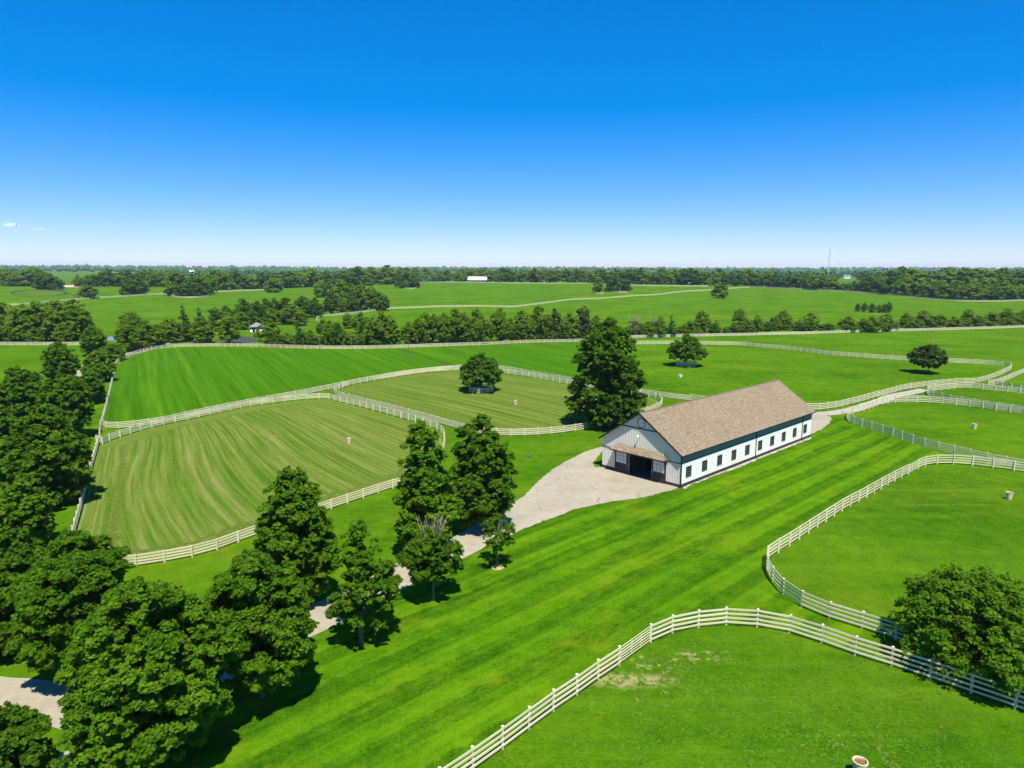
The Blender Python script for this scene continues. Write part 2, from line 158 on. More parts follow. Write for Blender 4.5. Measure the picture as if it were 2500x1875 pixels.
GROVES = {
    'woodleft': [('light', -183.7, 246.9, 13.6, 4.9), ('light', -174.1, 242.8, 13.1, 5.2), ('light', -168.3, 242.8, 14.1, 5.5), ('light', -165.2, 247.1, 13.6, 5.6), ('broad', -160.4, 250.0, 14.2, 5.7), ('light', -188.6, 242.6, 13.1, 5.5), ('broad', -158.9, 253.0, 10.3, 3.6), ('light', -157.0, 238.9, 6.9, 2.9), ('broad', -175.5, 238.7, 6.9, 2.6), ('light', -166.8, 237.5, 5.6, 2.4), ('broad', -181.0, 237.3, 8.4, 3.1)],
    'pondside': [('broad', -139.8, 247.4, 9.8, 3.3), ('broad', -134.9, 241.9, 10.3, 4.1), ('broad', -121.5, 215.3, 9.1, 3.5), ('broad', -122.0, 226.7, 8.6, 3.5), ('broad', -119.2, 229.2, 7.5, 3.0), ('broad', -121.9, 222.0, 7.0, 3.2), ('broad', -122.4, 242.1, 8.2, 2.9), ('light', -120.4, 242.1, 7.9, 3.2), ('conifer', -119.1, 247.7, 12.9, 2.5), ('dark', -116.6, 244.9, 6.5, 2.7), ('conifer', -118.0, 258.2, 11.3, 2.6), ('broad', -108.7, 239.5, 9.1, 3.9), ('broad', -98.5, 237.0, 10.3, 3.8), ('broad', -114.0, 192.1, 4.7, 2.8), ('broad', -113.2, 193.8, 4.9, 2.3)],
    'housegrove': [('dark', -127.7, 293.4, 9.3, 3.2), ('dark', -127.5, 304.1, 9.4, 3.6), ('dark', -121.2, 308.5, 12.0, 3.7), ('dark', -113.2, 304.1, 11.3, 3.6), ('light', -116.4, 293.5, 7.6, 3.5), ('dark', -121.5, 299.7, 8.2, 2.5), ('dark', -126.1, 333.6, 9.4, 4.0), ('dark', -118.1, 328.0, 11.3, 4.3), ('dark', -118.1, 341.3, 11.2, 4.1), ('dark', -112.5, 341.0, 11.8, 4.3), ('dark', -112.6, 369.3, 11.4, 4.9), ('dark', -106.0, 368.6, 10.5, 3.7), ('broad', -103.2, 322.7, 8.7, 4.2), ('light', -114.1, 322.9, 7.5, 3.5), ('broad', -107.1, 322.8, 7.5, 4.3), ('broad', -97.5, 315.5, 6.6, 3.4), ('light', -109.3, 390.0, 5.6, 3.0), ('dark', -103.0, 389.0, 11.3, 4.2), ('broad', -101.2, 407.3, 8.0, 3.6), ('dark', -93.8, 406.0, 9.4, 3.9)],
    'hillgrove': [('broad', -154.0, 551.8, 12.4, 4.9), ('broad', -134.6, 508.0, 13.8, 5.4), ('broad', -119.5, 482.1, 16.2, 6.9), ('broad', -100.0, 426.4, 15.6, 5.6), ('broad', -92.1, 418.2, 15.1, 5.5), ('broad', -86.1, 417.1, 14.3, 5.5), ('broad', -80.7, 416.2, 11.3, 4.5), ('dark', -77.6, 415.7, 8.9, 3.5)],
    'hedgerow': [('broad', -82.3, 230.9, 9.0, 3.6), ('light', -77.0, 232.2, 4.5, 2.0), ('conifer', -71.8, 229.7, 8.0, 2.5), ('broad', -68.1, 229.8, 5.5, 2.5), ('broad', -73.3, 263.5, 6.3, 2.5), ('light', -61.6, 229.9, 8.4, 2.5), ('dark', -58.8, 229.9, 8.0, 2.4), ('broad', -72.1, 300.2, 6.6, 2.5), ('light', -56.4, 228.7, 5.2, 2.1), ('light', -61.4, 277.2, 8.1, 3.3), ('broad', -43.6, 230.1, 11.5, 4.4), ('broad', -46.5, 230.1, 10.2, 3.0), ('broad', -40.6, 230.1, 8.9, 2.8), ('light', -35.7, 234.0, 7.8, 2.8), ('light', -51.5, 230.0, 4.0, 1.4), ('broad', -32.6, 235.3, 8.8, 2.5), ('broad', -30.1, 235.3, 10.9, 3.4), ('broad', -27.1, 236.6, 10.4, 3.1), ('broad', -23.8, 236.7, 10.8, 3.1), ('broad', -20.0, 238.0, 11.6, 3.7), ('broad', -16.6, 239.4, 10.6, 2.9), ('broad', -12.5, 240.8, 11.9, 2.9), ('light', -9.1, 242.2, 8.0, 2.6), ('broad', -4.4, 242.3, 12.1, 3.2), ('light', -0.8, 243.7, 8.2, 2.6), ('broad', 3.4, 247.9, 10.6, 3.9), ('broad', 9.8, 250.9, 12.6, 3.3), ('light', 6.6, 249.4, 8.5, 2.7), ('broad', 12.8, 250.9, 9.2, 2.4), ('brown', 15.6, 252.4, 10.9, 3.0), ('broad', 21.0, 252.5, 9.5, 3.3), ('light', 18.2, 252.5, 6.8, 2.4), ('brown', 26.4, 254.1, 12.0, 3.4), ('broad', 31.5, 254.1, 9.0, 2.7), ('broad', 36.3, 255.7, 8.0, 2.8), ('bare', 46.8, 262.0, 9.6, 3.5), ('dark', 49.6, 263.7, 5.2, 1.9), ('bare', 54.6, 263.7, 9.3, 2.1), ('broad', 52.7, 263.7, 6.0, 2.7), ('broad', 57.4, 263.8, 7.3, 2.5), ('conifer', 61.9, 265.4, 7.8, 2.2), ('broad', 66.4, 268.8, 3.9, 2.1), ('broad', 70.3, 270.5, 5.8, 2.3), ('broad', 79.4, 284.8, 8.7, 3.2), ('conifer', 85.1, 284.9, 4.8, 2.1), ('light', 73.6, 268.9, 2.6, 2.4), ('dark', 88.5, 279.5, 2.7, 1.7), ('broad', 93.8, 281.4, 9.9, 3.2), ('broad', 96.8, 279.6, 5.4, 2.7), ('broad', 100.5, 279.7, 6.9, 2.7)],
    'undergrowth': [('dark', -77.6, 229.5, 3.6, 2.4), ('light', -73.8, 230.5, 3.8, 2.6), ('light', -69.9, 230.9, 2.1, 1.2), ('broad', -67.1, 232.6, 2.4, 1.6), ('light', -64.0, 232.2, 3.7, 1.8), ('light', -61.6, 233.1, 2.1, 1.0), ('broad', -59.1, 234.2, 4.2, 3.0), ('light', -56.1, 234.9, 4.0, 2.5), ('broad', -51.3, 235.3, 4.2, 3.0), ('broad', -49.1, 236.2, 4.1, 2.2), ('broad', -46.1, 236.6, 1.9, 1.2), ('light', -43.8, 237.4, 2.6, 1.7), ('light', -40.2, 237.8, 2.0, 1.5), ('broad', -35.4, 239.3, 2.9, 1.8), ('light', -32.1, 239.8, 1.9, 0.9), ('broad', -28.0, 240.2, 2.2, 1.1), ('light', -24.9, 241.7, 3.2, 2.2), ('broad', -20.8, 242.0, 2.8, 1.5), ('light', -15.8, 244.1, 2.8, 1.7), ('broad', -12.5, 243.7, 3.3, 1.8), ('broad', -9.3, 244.6, 3.5, 2.3), ('dark', -4.0, 246.7, 2.1, 1.5), ('broad', 1.2, 248.0, 3.8, 2.1), ('light', 5.0, 248.3, 2.1, 1.5), ('dark', 9.8, 249.5, 2.5, 1.8), ('broad', 15.2, 250.3, 4.0, 1.9), ('dark', 18.8, 252.0, 3.1, 1.5), ('dark', 23.9, 251.8, 3.1, 1.9), ('light', 27.4, 253.6, 3.2, 2.3), ('broad', 31.0, 253.3, 4.5, 2.8), ('dark', 36.5, 255.7, 3.3, 2.0), ('dark', 46.0, 263.8, 4.2, 2.9), ('dark', 51.5, 265.9, 2.9, 1.8), ('broad', 55.6, 266.4, 4.2, 2.7), ('broad', 62.6, 268.6, 2.6, 1.8), ('dark', 68.1, 270.3, 4.0, 2.3), ('dark', 73.7, 271.0, 3.1, 2.0), ('dark', 81.1, 273.7, 4.7, 2.4), ('light', 86.3, 275.3, 3.1, 1.5), ('light', 90.5, 276.5, 4.6, 2.4), ('dark', 96.8, 277.7, 2.7, 1.8)],
    'rowright': [('dark', 107.8, 289.0, 4.0, 2.3), ('broad', 112.6, 292.9, 6.0, 2.6), ('broad', 118.2, 296.8, 8.2, 3.4), ('broad', 122.1, 292.9, 3.7, 2.8), ('broad', 126.9, 291.1, 7.3, 4.0), ('light', 123.7, 289.1, 3.6, 2.1), ('dark', 132.9, 287.3, 3.6, 3.4), ('broad', 140.2, 285.6, 6.5, 3.6), ('dark', 146.9, 285.6, 5.3, 2.7), ('broad', 150.5, 285.6, 6.5, 3.8), ('broad', 157.4, 287.5, 7.6, 2.8), ('broad', 163.1, 291.3, 4.4, 2.4), ('broad', 171.5, 297.2, 7.3, 2.7), ('broad', 176.4, 299.2, 4.7, 2.7), ('broad', 181.2, 301.3, 7.9, 3.6), ('broad', 184.9, 301.4, 6.0, 2.5), ('broad', 188.4, 301.5, 6.5, 3.3), ('broad', 196.2, 303.8, 5.3, 3.3), ('broad', 201.4, 306.1, 4.2, 2.6), ('broad', 205.6, 308.3, 8.1, 3.1), ('broad', 210.6, 308.6, 5.5, 3.1), ('broad', 217.9, 311.2, 6.9, 3.4), ('broad', 221.9, 311.5, 4.7, 2.4), ('broad', 227.2, 314.0, 7.9, 3.6), ('broad', 233.7, 316.6, 6.2, 3.0), ('broad', 239.9, 319.3, 7.6, 3.4)],
    'lone': [('light', 164.7, 545.5, 12.2, 6.2)],
    'ringclump': [('dark', 201.6, 399.7, 4.8, 1.4), ('dark', 204.2, 397.2, 5.2, 1.7), ('dark', 207.3, 394.9, 5.2, 1.9), ('dark', 212.0, 395.7, 4.2, 1.9), ('dark', 215.2, 396.3, 4.9, 1.7), ('dark', 217.8, 396.8, 5.9, 1.9)],
    'beltright': [('dark', 257.6, 740.9, 14.4, 7.6), ('broad', 268.5, 752.0, 13.9, 6.8), ('broad', 272.1, 735.7, 16.0, 8.9), ('broad', 272.0, 729.3, 14.2, 5.7), ('dark', 273.0, 716.5, 15.4, 6.2), ('dark', 276.1, 709.3, 13.6, 5.3), ('dark', 279.0, 697.8, 13.5, 6.3), ('dark', 283.3, 685.6, 13.8, 6.7), ('broad', 289.6, 688.7, 13.7, 5.5), ('broad', 290.7, 679.7, 15.5, 6.0), ('light', 292.5, 668.1, 14.0, 7.7), ('dark', 297.1, 662.6, 13.2, 7.1), ('dark', 301.9, 665.0, 12.7, 6.9), ('light', 306.1, 660.7, 13.5, 6.5), ('dark', 311.8, 659.9, 7.6, 3.4), ('dark', 313.2, 651.5, 7.2, 3.8), ('broad', 316.6, 646.7, 8.2, 3.9), ('broad', 322.4, 649.2, 7.8, 3.7), ('dark', 321.2, 646.2, 9.9, 3.7), ('dark', 323.2, 636.1, 11.9, 4.8), ('dark', 328.3, 631.6, 14.6, 7.1), ('dark', 329.9, 620.5, 13.7, 6.9), ('dark', 331.3, 615.3, 12.6, 6.5), ('dark', 334.5, 610.1, 16.0, 7.3), ('broad', 338.2, 602.0, 13.7, 6.4), ('broad', 345.5, 604.5, 15.3, 7.5), ('broad', 345.9, 597.5, 11.0, 5.0), ('broad', 352.0, 593.1, 14.1, 7.0), ('broad', 350.6, 581.8, 12.7, 5.1), ('dark', 356.5, 581.7, 13.3, 6.7), ('dark', 357.2, 574.5, 14.2, 5.5), ('broad', 357.0, 569.0, 12.7, 6.2), ('dark', 361.7, 567.6, 13.1, 5.5), ('dark', 363.1, 562.2, 10.3, 5.4), ('broad', 362.7, 553.7, 12.5, 6.3), ('broad', 368.7, 555.0, 13.1, 4.9), ('broad', 372.0, 551.9, 13.4, 7.3), ('light', 379.7, 555.3, 15.4, 6.0), ('broad', 387.0, 553.5, 11.8, 5.8), ('dark', 387.6, 550.6, 13.1, 5.6), ('light', 395.2, 551.9, 15.3, 6.4), ('broad', 403.1, 550.9, 11.3, 4.6), ('light', 407.4, 552.5, 11.3, 4.2), ('light', 411.8, 549.9, 13.5, 7.3)],
    'beltback': [('light', 348.7, 650.5, 16.7, 6.3), ('dark', 357.1, 650.5, 19.5, 10.2), ('dark', 370.1, 655.8, 22.3, 11.3), ('broad', 376.8, 648.5, 20.4, 11.1), ('broad', 387.7, 651.8, 18.8, 10.4), ('dark', 396.0, 654.3, 17.1, 7.6), ('light', 403.3, 651.1, 18.1, 10.0), ('light', 411.7, 648.9, 20.4, 9.9), ('broad', 417.9, 646.2, 18.7, 9.2), ('broad', 421.5, 641.4, 22.5, 9.7), ('broad', 429.6, 641.5, 21.1, 9.6), ('light', 434.4, 635.6, 20.8, 10.9), ('light', 444.9, 635.9, 15.2, 6.1), ('broad', 448.2, 631.3, 21.7, 8.3), ('light', 448.4, 622.7, 16.2, 7.6), ('dark', 454.5, 619.9, 18.4, 6.7), ('light', 460.7, 614.5, 21.6, 8.5)],
    'crestbelt': [('broad', -191.4, 1104.4, 21.9, 8.5), ('dark', -175.4, 1102.5, 21.7, 10.7), ('dark', -168.9, 1097.8, 15.8, 6.6), ('broad', -159.4, 1142.3, 22.2, 11.4), ('broad', -137.5, 1098.8, 21.3, 9.6), ('broad', -122.1, 1095.5, 17.5, 7.6), ('broad', -114.6, 1116.5, 16.8, 7.2), ('broad', -87.1, 906.7, 16.3, 6.1), ('light', -70.6, 899.0, 14.3, 5.2), ('broad', -81.2, 1110.4, 18.4, 8.9), ('light', -54.6, 902.2, 16.0, 8.0), ('broad', -40.8, 867.5, 14.8, 6.7), ('light', -29.3, 865.6, 14.9, 8.1), ('broad', -16.9, 858.1, 12.7, 5.6), ('dark', -11.4, 886.6, 18.1, 9.1), ('dark', -2.0, 875.9, 14.0, 6.6), ('broad', 11.3, 850.9, 14.2, 7.4), ('broad', 22.1, 870.3, 13.1, 6.0), ('dark', 27.6, 870.0, 16.8, 9.1), ('broad', 36.3, 864.6, 15.4, 6.2), ('broad', 46.5, 853.1, 15.7, 5.8), ('light', 55.6, 853.2, 15.0, 7.5), ('broad', 65.4, 818.8, 16.8, 8.3), ('dark', 77.6, 836.8, 15.3, 7.1), ('light', 88.7, 865.6, 16.9, 8.9), ('broad', 89.3, 789.3, 12.6, 4.8), ('broad', 98.1, 782.7, 15.9, 8.4), ('broad', 94.4, 762.8, 12.5, 6.4), ('dark', 100.9, 761.4, 14.4, 7.0), ('broad', 107.8, 746.3, 14.1, 7.0), ('dark', 118.1, 754.7, 13.6, 7.0), ('dark', 126.8, 752.4, 15.9, 6.5), ('dark', 132.3, 743.9, 15.8, 7.0), ('broad', 139.1, 745.7, 17.7, 7.4), ('dark', 148.4, 756.1, 12.3, 5.9), ('dark', 155.7, 752.2, 12.2, 5.2), ('broad', 162.0, 750.8, 17.3, 7.4), ('broad', 167.7, 744.3, 12.9, 6.8), ('broad', 179.2, 764.4, 16.5, 7.1), ('dark', 190.2, 766.9, 17.1, 8.9), ('dark', 194.4, 751.2, 18.2, 10.0), ('dark', 201.4, 755.0, 12.9, 5.1), ('broad', 206.5, 753.4, 14.8, 8.2), ('broad', 222.1, 782.4, 14.7, 7.5), ('broad', 224.4, 762.7, 13.7, 6.3), ('dark', 239.0, 781.8, 14.4, 7.8), ('dark', 249.6, 781.3, 14.4, 6.7), ('dark', 248.3, 757.7, 13.5, 5.3), ('dark', 262.5, 775.2, 13.1, 6.9), ('broad', 265.9, 776.0, 17.7, 9.1)],
    'leftbelt': [('broad', -539.8, 717.0, 15.2, 8.1), ('broad', -532.1, 713.2, 18.2, 8.3), ('broad', -516.8, 706.6, 17.0, 6.3), ('broad', -505.7, 702.8, 13.9, 7.5), ('light', -502.1, 708.8, 16.2, 8.5), ('broad', -491.5, 707.9, 18.3, 9.8), ('light', -487.7, 710.0, 17.1, 7.4), ('broad', -475.9, 705.7, 14.3, 7.0), ('broad', -430.9, 684.6, 11.7, 4.4), ('broad', -430.8, 700.2, 11.6, 6.4), ('dark', -419.8, 692.1, 11.9, 5.7), ('dark', -412.8, 693.7, 13.1, 5.7), ('dark', -405.7, 692.3, 17.7, 6.8), ('broad', -401.1, 696.4, 13.4, 6.3), ('broad', -396.5, 701.7, 15.3, 7.2), ('dark', -390.7, 703.5, 15.9, 5.9), ('broad', -379.5, 701.3, 15.5, 5.8), ('broad', -372.3, 700.6, 17.3, 8.2), ('broad', -367.6, 703.9, 17.7, 8.2), ('broad', -361.7, 708.6, 14.2, 7.5), ('broad', -357.6, 722.5, 14.9, 6.9), ('light', -286.9, 677.9, 17.1, 7.6), ('broad', -283.4, 685.3, 15.7, 7.1), ('dark', -280.0, 700.1, 18.1, 7.8), ('dark', -275.5, 707.6, 13.3, 4.9), ('light', -267.9, 707.7, 14.1, 7.5), ('dark', -259.6, 714.0, 16.6, 8.9), ('broad', -257.9, 735.5, 13.3, 6.1), ('broad', -252.2, 734.5, 15.8, 7.1), ('broad', -244.0, 737.2, 17.9, 8.5), ('broad', -239.9, 746.9, 17.7, 8.9), ('light', -232.6, 751.2, 15.2, 6.4), ('light', -230.0, 769.4, 19.0, 10.2), ('light', -220.8, 763.3, 20.2, 9.7), ('light', -216.5, 773.9, 14.2, 6.9), ('dark', -210.7, 783.1, 17.4, 7.8), ('broad', -202.5, 790.1, 15.9, 7.4), ('dark', -190.6, 783.4, 16.9, 8.9), ('light', -184.7, 799.4, 17.2, 8.0), ('dark', -176.7, 794.0, 21.1, 10.8), ('light', -166.2, 789.6, 16.0, 6.4), ('broad', -165.1, 808.9, 20.0, 10.6), ('broad', -153.8, 811.0, 16.8, 7.5), ('light', -147.7, 818.6, 21.6, 11.6), ('dark', -142.8, 815.9, 16.1, 7.6)],
    'leftgrove': [('dark', -420.9, 617.2, 15.6, 7.3), ('dark', -410.1, 612.4, 14.0, 6.2), ('dark', -404.8, 613.8, 11.9, 4.7), ('dark', -315.4, 575.3, 16.2, 7.5), ('broad', -312.0, 581.7, 13.4, 5.5), ('dark', -318.9, 569.2, 10.4, 4.7), ('dark', -326.4, 529.8, 9.7, 6.9), ('broad', -278.1, 565.5, 19.9, 7.4), ('dark', -270.4, 565.0, 16.6, 6.7), ('dark', -259.5, 558.2, 15.4, 6.6), ('broad', -254.8, 563.9, 17.3, 6.0), ('broad', -259.0, 591.5, 16.0, 6.3), ('dark', -265.3, 552.9, 11.1, 5.3), ('dark', -254.4, 557.8, 10.2, 5.3), ('dark', -250.3, 563.6, 9.3, 4.7), ('light', -215.3, 622.1, 12.4, 7.4), ('broad', -108.5, 714.6, 20.1, 5.9), ('dark', -115.7, 714.7, 13.8, 5.9), ('dark', -102.1, 714.6, 14.7, 5.9), ('dark', -111.5, 706.9, 7.5, 4.2), ('dark', -100.0, 714.7, 8.0, 4.2)],
    'crestgrove': [('broad', 74.0, 589.8, 12.8, 5.3), ('conifer', 86.5, 621.9, 8.8, 3.3), ('dark', 92.6, 623.1, 16.1, 5.9), ('dark', 100.4, 630.6, 17.4, 6.0), ('dark', 105.1, 631.6, 11.5, 4.5)]}
POLES = [(-72.09, 224.92, 4.6, 0), (-61.01, 215.33, 4.4, 0), (-50.42, 213.95, 5.6, 1), (-30.36, 198.3, 5.7, 0), (-8.69, 211.26, 3.5, 1), (7.38, 250.85, 3.8, 0)]
TUBS = [(-24.61, 100.13), (0.64, 130.19), (41.1, 164.55), (76.63, 110.35), (57.19, 75.23), (18.17, 31.77)]
SPOTS = {'house': (-105.81, 282.01), 'whitebarn': (-43.18, 852.07), 'roofhouse': (-136.64, 1053.81), 'tower': (461.89, 950.21), 'bluelid': (2.49, 92.77), 'farhouse': (-872.11, 1508.82), 'farwhite': (-946.45, 1719.07), 'farwhite2': (-1000.97, 2164.43), 'mastshed': (780.01, 1606.25)}

# ------------------------------------------------------------------ helpers
COL = scene.collection
rng = np.random.default_rng(11)
rnd = random.Random(7)

def link(name, data, parent=None, mat=None):
    o = bpy.data.objects.new(name, data)
    COL.objects.link(o)
    if parent is not None:
        o.parent = parent
    if mat is not None and data is not None:
        if len(data.materials) == 0:
            data.materials.append(mat)
    return o

def tag(o, label, cat, group=None):
    o['label'] = label
    o['category'] = cat
    if group:
        o['group'] = group
    return o

def thing(name, loc, rz=0.0, label=None, cat=None, group=None):
    o = bpy.data.objects.new(name, None)
    o.empty_display_size = 0.5
    COL.objects.link(o)
    o.location = loc
    o.rotation_euler = (0, 0, rz)
    if label:
        tag(o, label, cat, group)
    return o

class MB:
    """collects simple solids into one mesh"""
    def __init__(self):
        self.v = []
        self.f = []
    def box(self, x0, x1, y0, y1, z0, z1):
        n = len(self.v)
        self.v += [(x0, y0, z0), (x1, y0, z0), (x1, y1, z0), (x0, y1, z0), (x0, y0, z1), (x1, y0, z1), (x1, y1, z1), (x0, y1, z1)]
        self.f += [(n, n+3, n+2, n+1), (n+4, n+5, n+6, n+7), (n, n+1, n+5, n+4), (n+1, n+2, n+6, n+5), (n+2, n+3, n+7, n+6), (n+3, n, n+4, n+7)]
        return self
    def prism(self, poly, axis, a0, a1):
        """poly in the two other axes, swept along axis ('x' or 'y')"""
        n = len(self.v)
        k = len(poly)
        for a in (a0, a1):
            for (p, q) in poly:
                self.v.append((a, p, q) if axis == 'x' else ((p, a, q) if axis == 'y' else (p, q, a)))
        self.f.append(tuple(range(n, n+k)))
        self.f.append(tuple(reversed(range(n+k, n+2*k))))
        for i in range(k):
            j = (i+1) % k
            self.f.append((n+i, n+k+i, n+k+j, n+j))
        return self
    def tube(self, p, q, r0, r1, seg=6):
        p = Vector(p)
        q = Vector(q)
        d = (q - p)
        if d.length < 1e-5:
            return self
        d.normalize()
        u = d.orthogonal().normalized()
        w = d.cross(u)
        n = len(self.v)
        for (c, r) in ((p, r0), (q, r1)):
            for i in range(seg):
                a = 2*math.pi*i/seg
                self.v.append(tuple(c + (u*math.cos(a) + w*math.sin(a))*r))
        for i in range(seg):
            j = (i+1) % seg
            self.f.append((n+i, n+j, n+seg+j, n+seg+i))
        self.f.append(tuple(reversed(range(n, n+seg))))
        self.f.append(tuple(range(n+seg, n+2*seg)))
        return self
    def lathe(self, prof, seg=18):
        n = len(self.v)
        for (r, z) in prof:
            for i in range(seg):
                a = 2*math.pi*i/seg
                self.v.append((r*math.cos(a), r*math.sin(a), z))
        for k in range(len(prof)-1):
            for i in range(seg):
                j = (i+1) % seg
                self.f.append((n+k*seg+i, n+k*seg+j, n+(k+1)*seg+j, n+(k+1)*seg+i))
        return self
    def mesh(self, name):
        m = bpy.data.meshes.new(name)
        m.from_pydata(self.v, [], self.f)
        m.update()
        bm = bmesh.new()
        bm.from_mesh(m)
        bmesh.ops.recalc_face_normals(bm, faces=bm.faces)
        bm.to_mesh(m)
        bm.free()
        return m
    def build(self, name, mat, parent=None):
        return link(name, self.mesh(name), parent, mat)

# ------------------------------------------------------------------ materials
class NT:
    def __init__(self, name):
        self.m = bpy.data.materials.new(name)
        self.m.use_nodes = True
        self.t = self.m.node_tree
        self.n = self.t.nodes
        self.b = self.n['Principled BSDF']
        self.out = self.n['Material Output']
    def add(self, typ, **kw):
        x = self.n.new(typ)
        for k, v in kw.items():
            setattr(x, k, v)
        return x
    def lk(self, a, b):
        self.t.links.new(a, b)
    def setv(self, sock, v):
        if hasattr(v, 'is_output') or isinstance(v, bpy.types.NodeSocket):
            self.lk(v, sock)
        else:
            sock.default_value = v
    def coord(self, kind='Object'):
        return self.add('ShaderNodeTexCoord').outputs[kind]
    def mapping(self, vec, scale=(1, 1, 1), rot=(0, 0, 0), loc=(0, 0, 0)):
        x = self.add('ShaderNodeMapping')
        self.lk(vec, x.inputs['Vector'])
        x.inputs['Scale'].default_value = scale
        x.inputs['Rotation'].default_value = rot
        x.inputs['Location'].default_value = loc
        return x.outputs[0]
    def noise(self, vec, scale, detail=3, rough=0.55, dist=0.0):
        x = self.add('ShaderNodeTexNoise')
        if vec is not None:
            self.lk(vec, x.inputs['Vector'])
        x.inputs['Scale'].default_value = scale
        x.inputs['Detail'].default_value = detail
        x.inputs['Roughness'].default_value = rough
        x.inputs['Distortion'].default_value = dist
        return x.outputs['Fac']
    def ramp(self, fac, stops):
        x = self.add('ShaderNodeValToRGB')
        self.lk(fac, x.inputs['Fac'])
        e = x.color_ramp.elements
        while len(e) > 1:
            e.remove(e[0])
        for i, (p, c) in enumerate(stops):
            k = e[0] if i == 0 else e.new(p)
            k.position = p
            k.color = (*c, 1) if len(c) == 3 else c
        return x.outputs['Color']
    def mr(self, v, a, b, c=0.0, d=1.0):
        x = self.add('ShaderNodeMapRange')
        self.setv(x.inputs['Value'], v)
        x.inputs['From Min'].default_value = a
        x.inputs['From Max'].default_value = b
        x.inputs['To Min'].default_value = c
        x.inputs['To Max'].default_value = d
        return x.outputs[0]
    def math(self, op, a, b=0.0):
        x = self.add('ShaderNodeMath', operation=op)
        self.setv(x.inputs[0], a)
        self.setv(x.inputs[1], b)
        return x.outputs[0]
    def mix(self, fac, a, b, blend='MIX'):
        x = self.add('ShaderNodeMix', data_type='RGBA', blend_type=blend)
        self.setv(x.inputs['Factor'], fac)
        for s, v in (('A', a), ('B', b)):
            sock = [i for i in x.inputs if i.name == s and i.type == 'RGBA'][0]
            if isinstance(v, tuple):
                sock.default_value = (*v, 1) if len(v) == 3 else v
            else:
                self.lk(v, sock)
        return [o for o in x.outputs if o.type == 'RGBA'][0]
    def attr(self, name):
        return self.add('ShaderNodeAttribute', attribute_name=name).outputs['Fac']
    def bump(self, h, strength=0.3, dist=0.1):
        x = self.add('ShaderNodeBump')
        x.inputs['Strength'].default_value = strength
        x.inputs['Distance'].default_value = dist
        self.lk(h, x.inputs['Height'])
        self.lk(x.outputs[0], self.b.inputs['Normal'])
    def done(self, col=None, rough=0.7, spec=0.3, metal=0.0):
        if col is not None:
            self.setv(self.b.inputs['Base Color'], (*col, 1) if isinstance(col, tuple) and len(col) == 3 else col)
        self.setv(self.b.inputs['Roughness'], rough)
        self.b.inputs['Specular IOR Level'].default_value = spec
        self.b.inputs['Metallic'].default_value = metal
        return self.m

def plain(name, col, rough=0.6, spec=0.3, var=0.12, scale=3.0, metal=0.0):
    t = NT(name)
    n = t.noise(t.coord(), scale, 4, 0.6)
    c = t.mix(t.mr(n, 0.3, 0.7), tuple(v*(1-var) for v in col), tuple(min(1, v*(1+var)) for v in col))
    return t.done(c, rough, spec, metal)

G_DARK, G_MID, G_LITE = (0.019, 0.068, 0.002), (0.048, 0.128, 0.002), (0.106, 0.196, 0.004)
G_YEL, STRAW = (0.115, 0.165, 0.008), (0.26, 0.22, 0.085)

def grass_base(t, co):
    """patchy turf colour shared by every grass surface"""
    a = t.noise(co, 0.05, 5, 0.65)
    b = t.noise(co, 0.55, 5, 0.75)
    c = t.noise(co, 4.5, 3, 0.8)
    mixv = t.math('ADD', t.math('MULTIPLY', a, 0.30), t.math('ADD', t.math('MULTIPLY', b, 0.36), t.math('MULTIPLY', c, 0.34)))
    return mixv, a, b, c

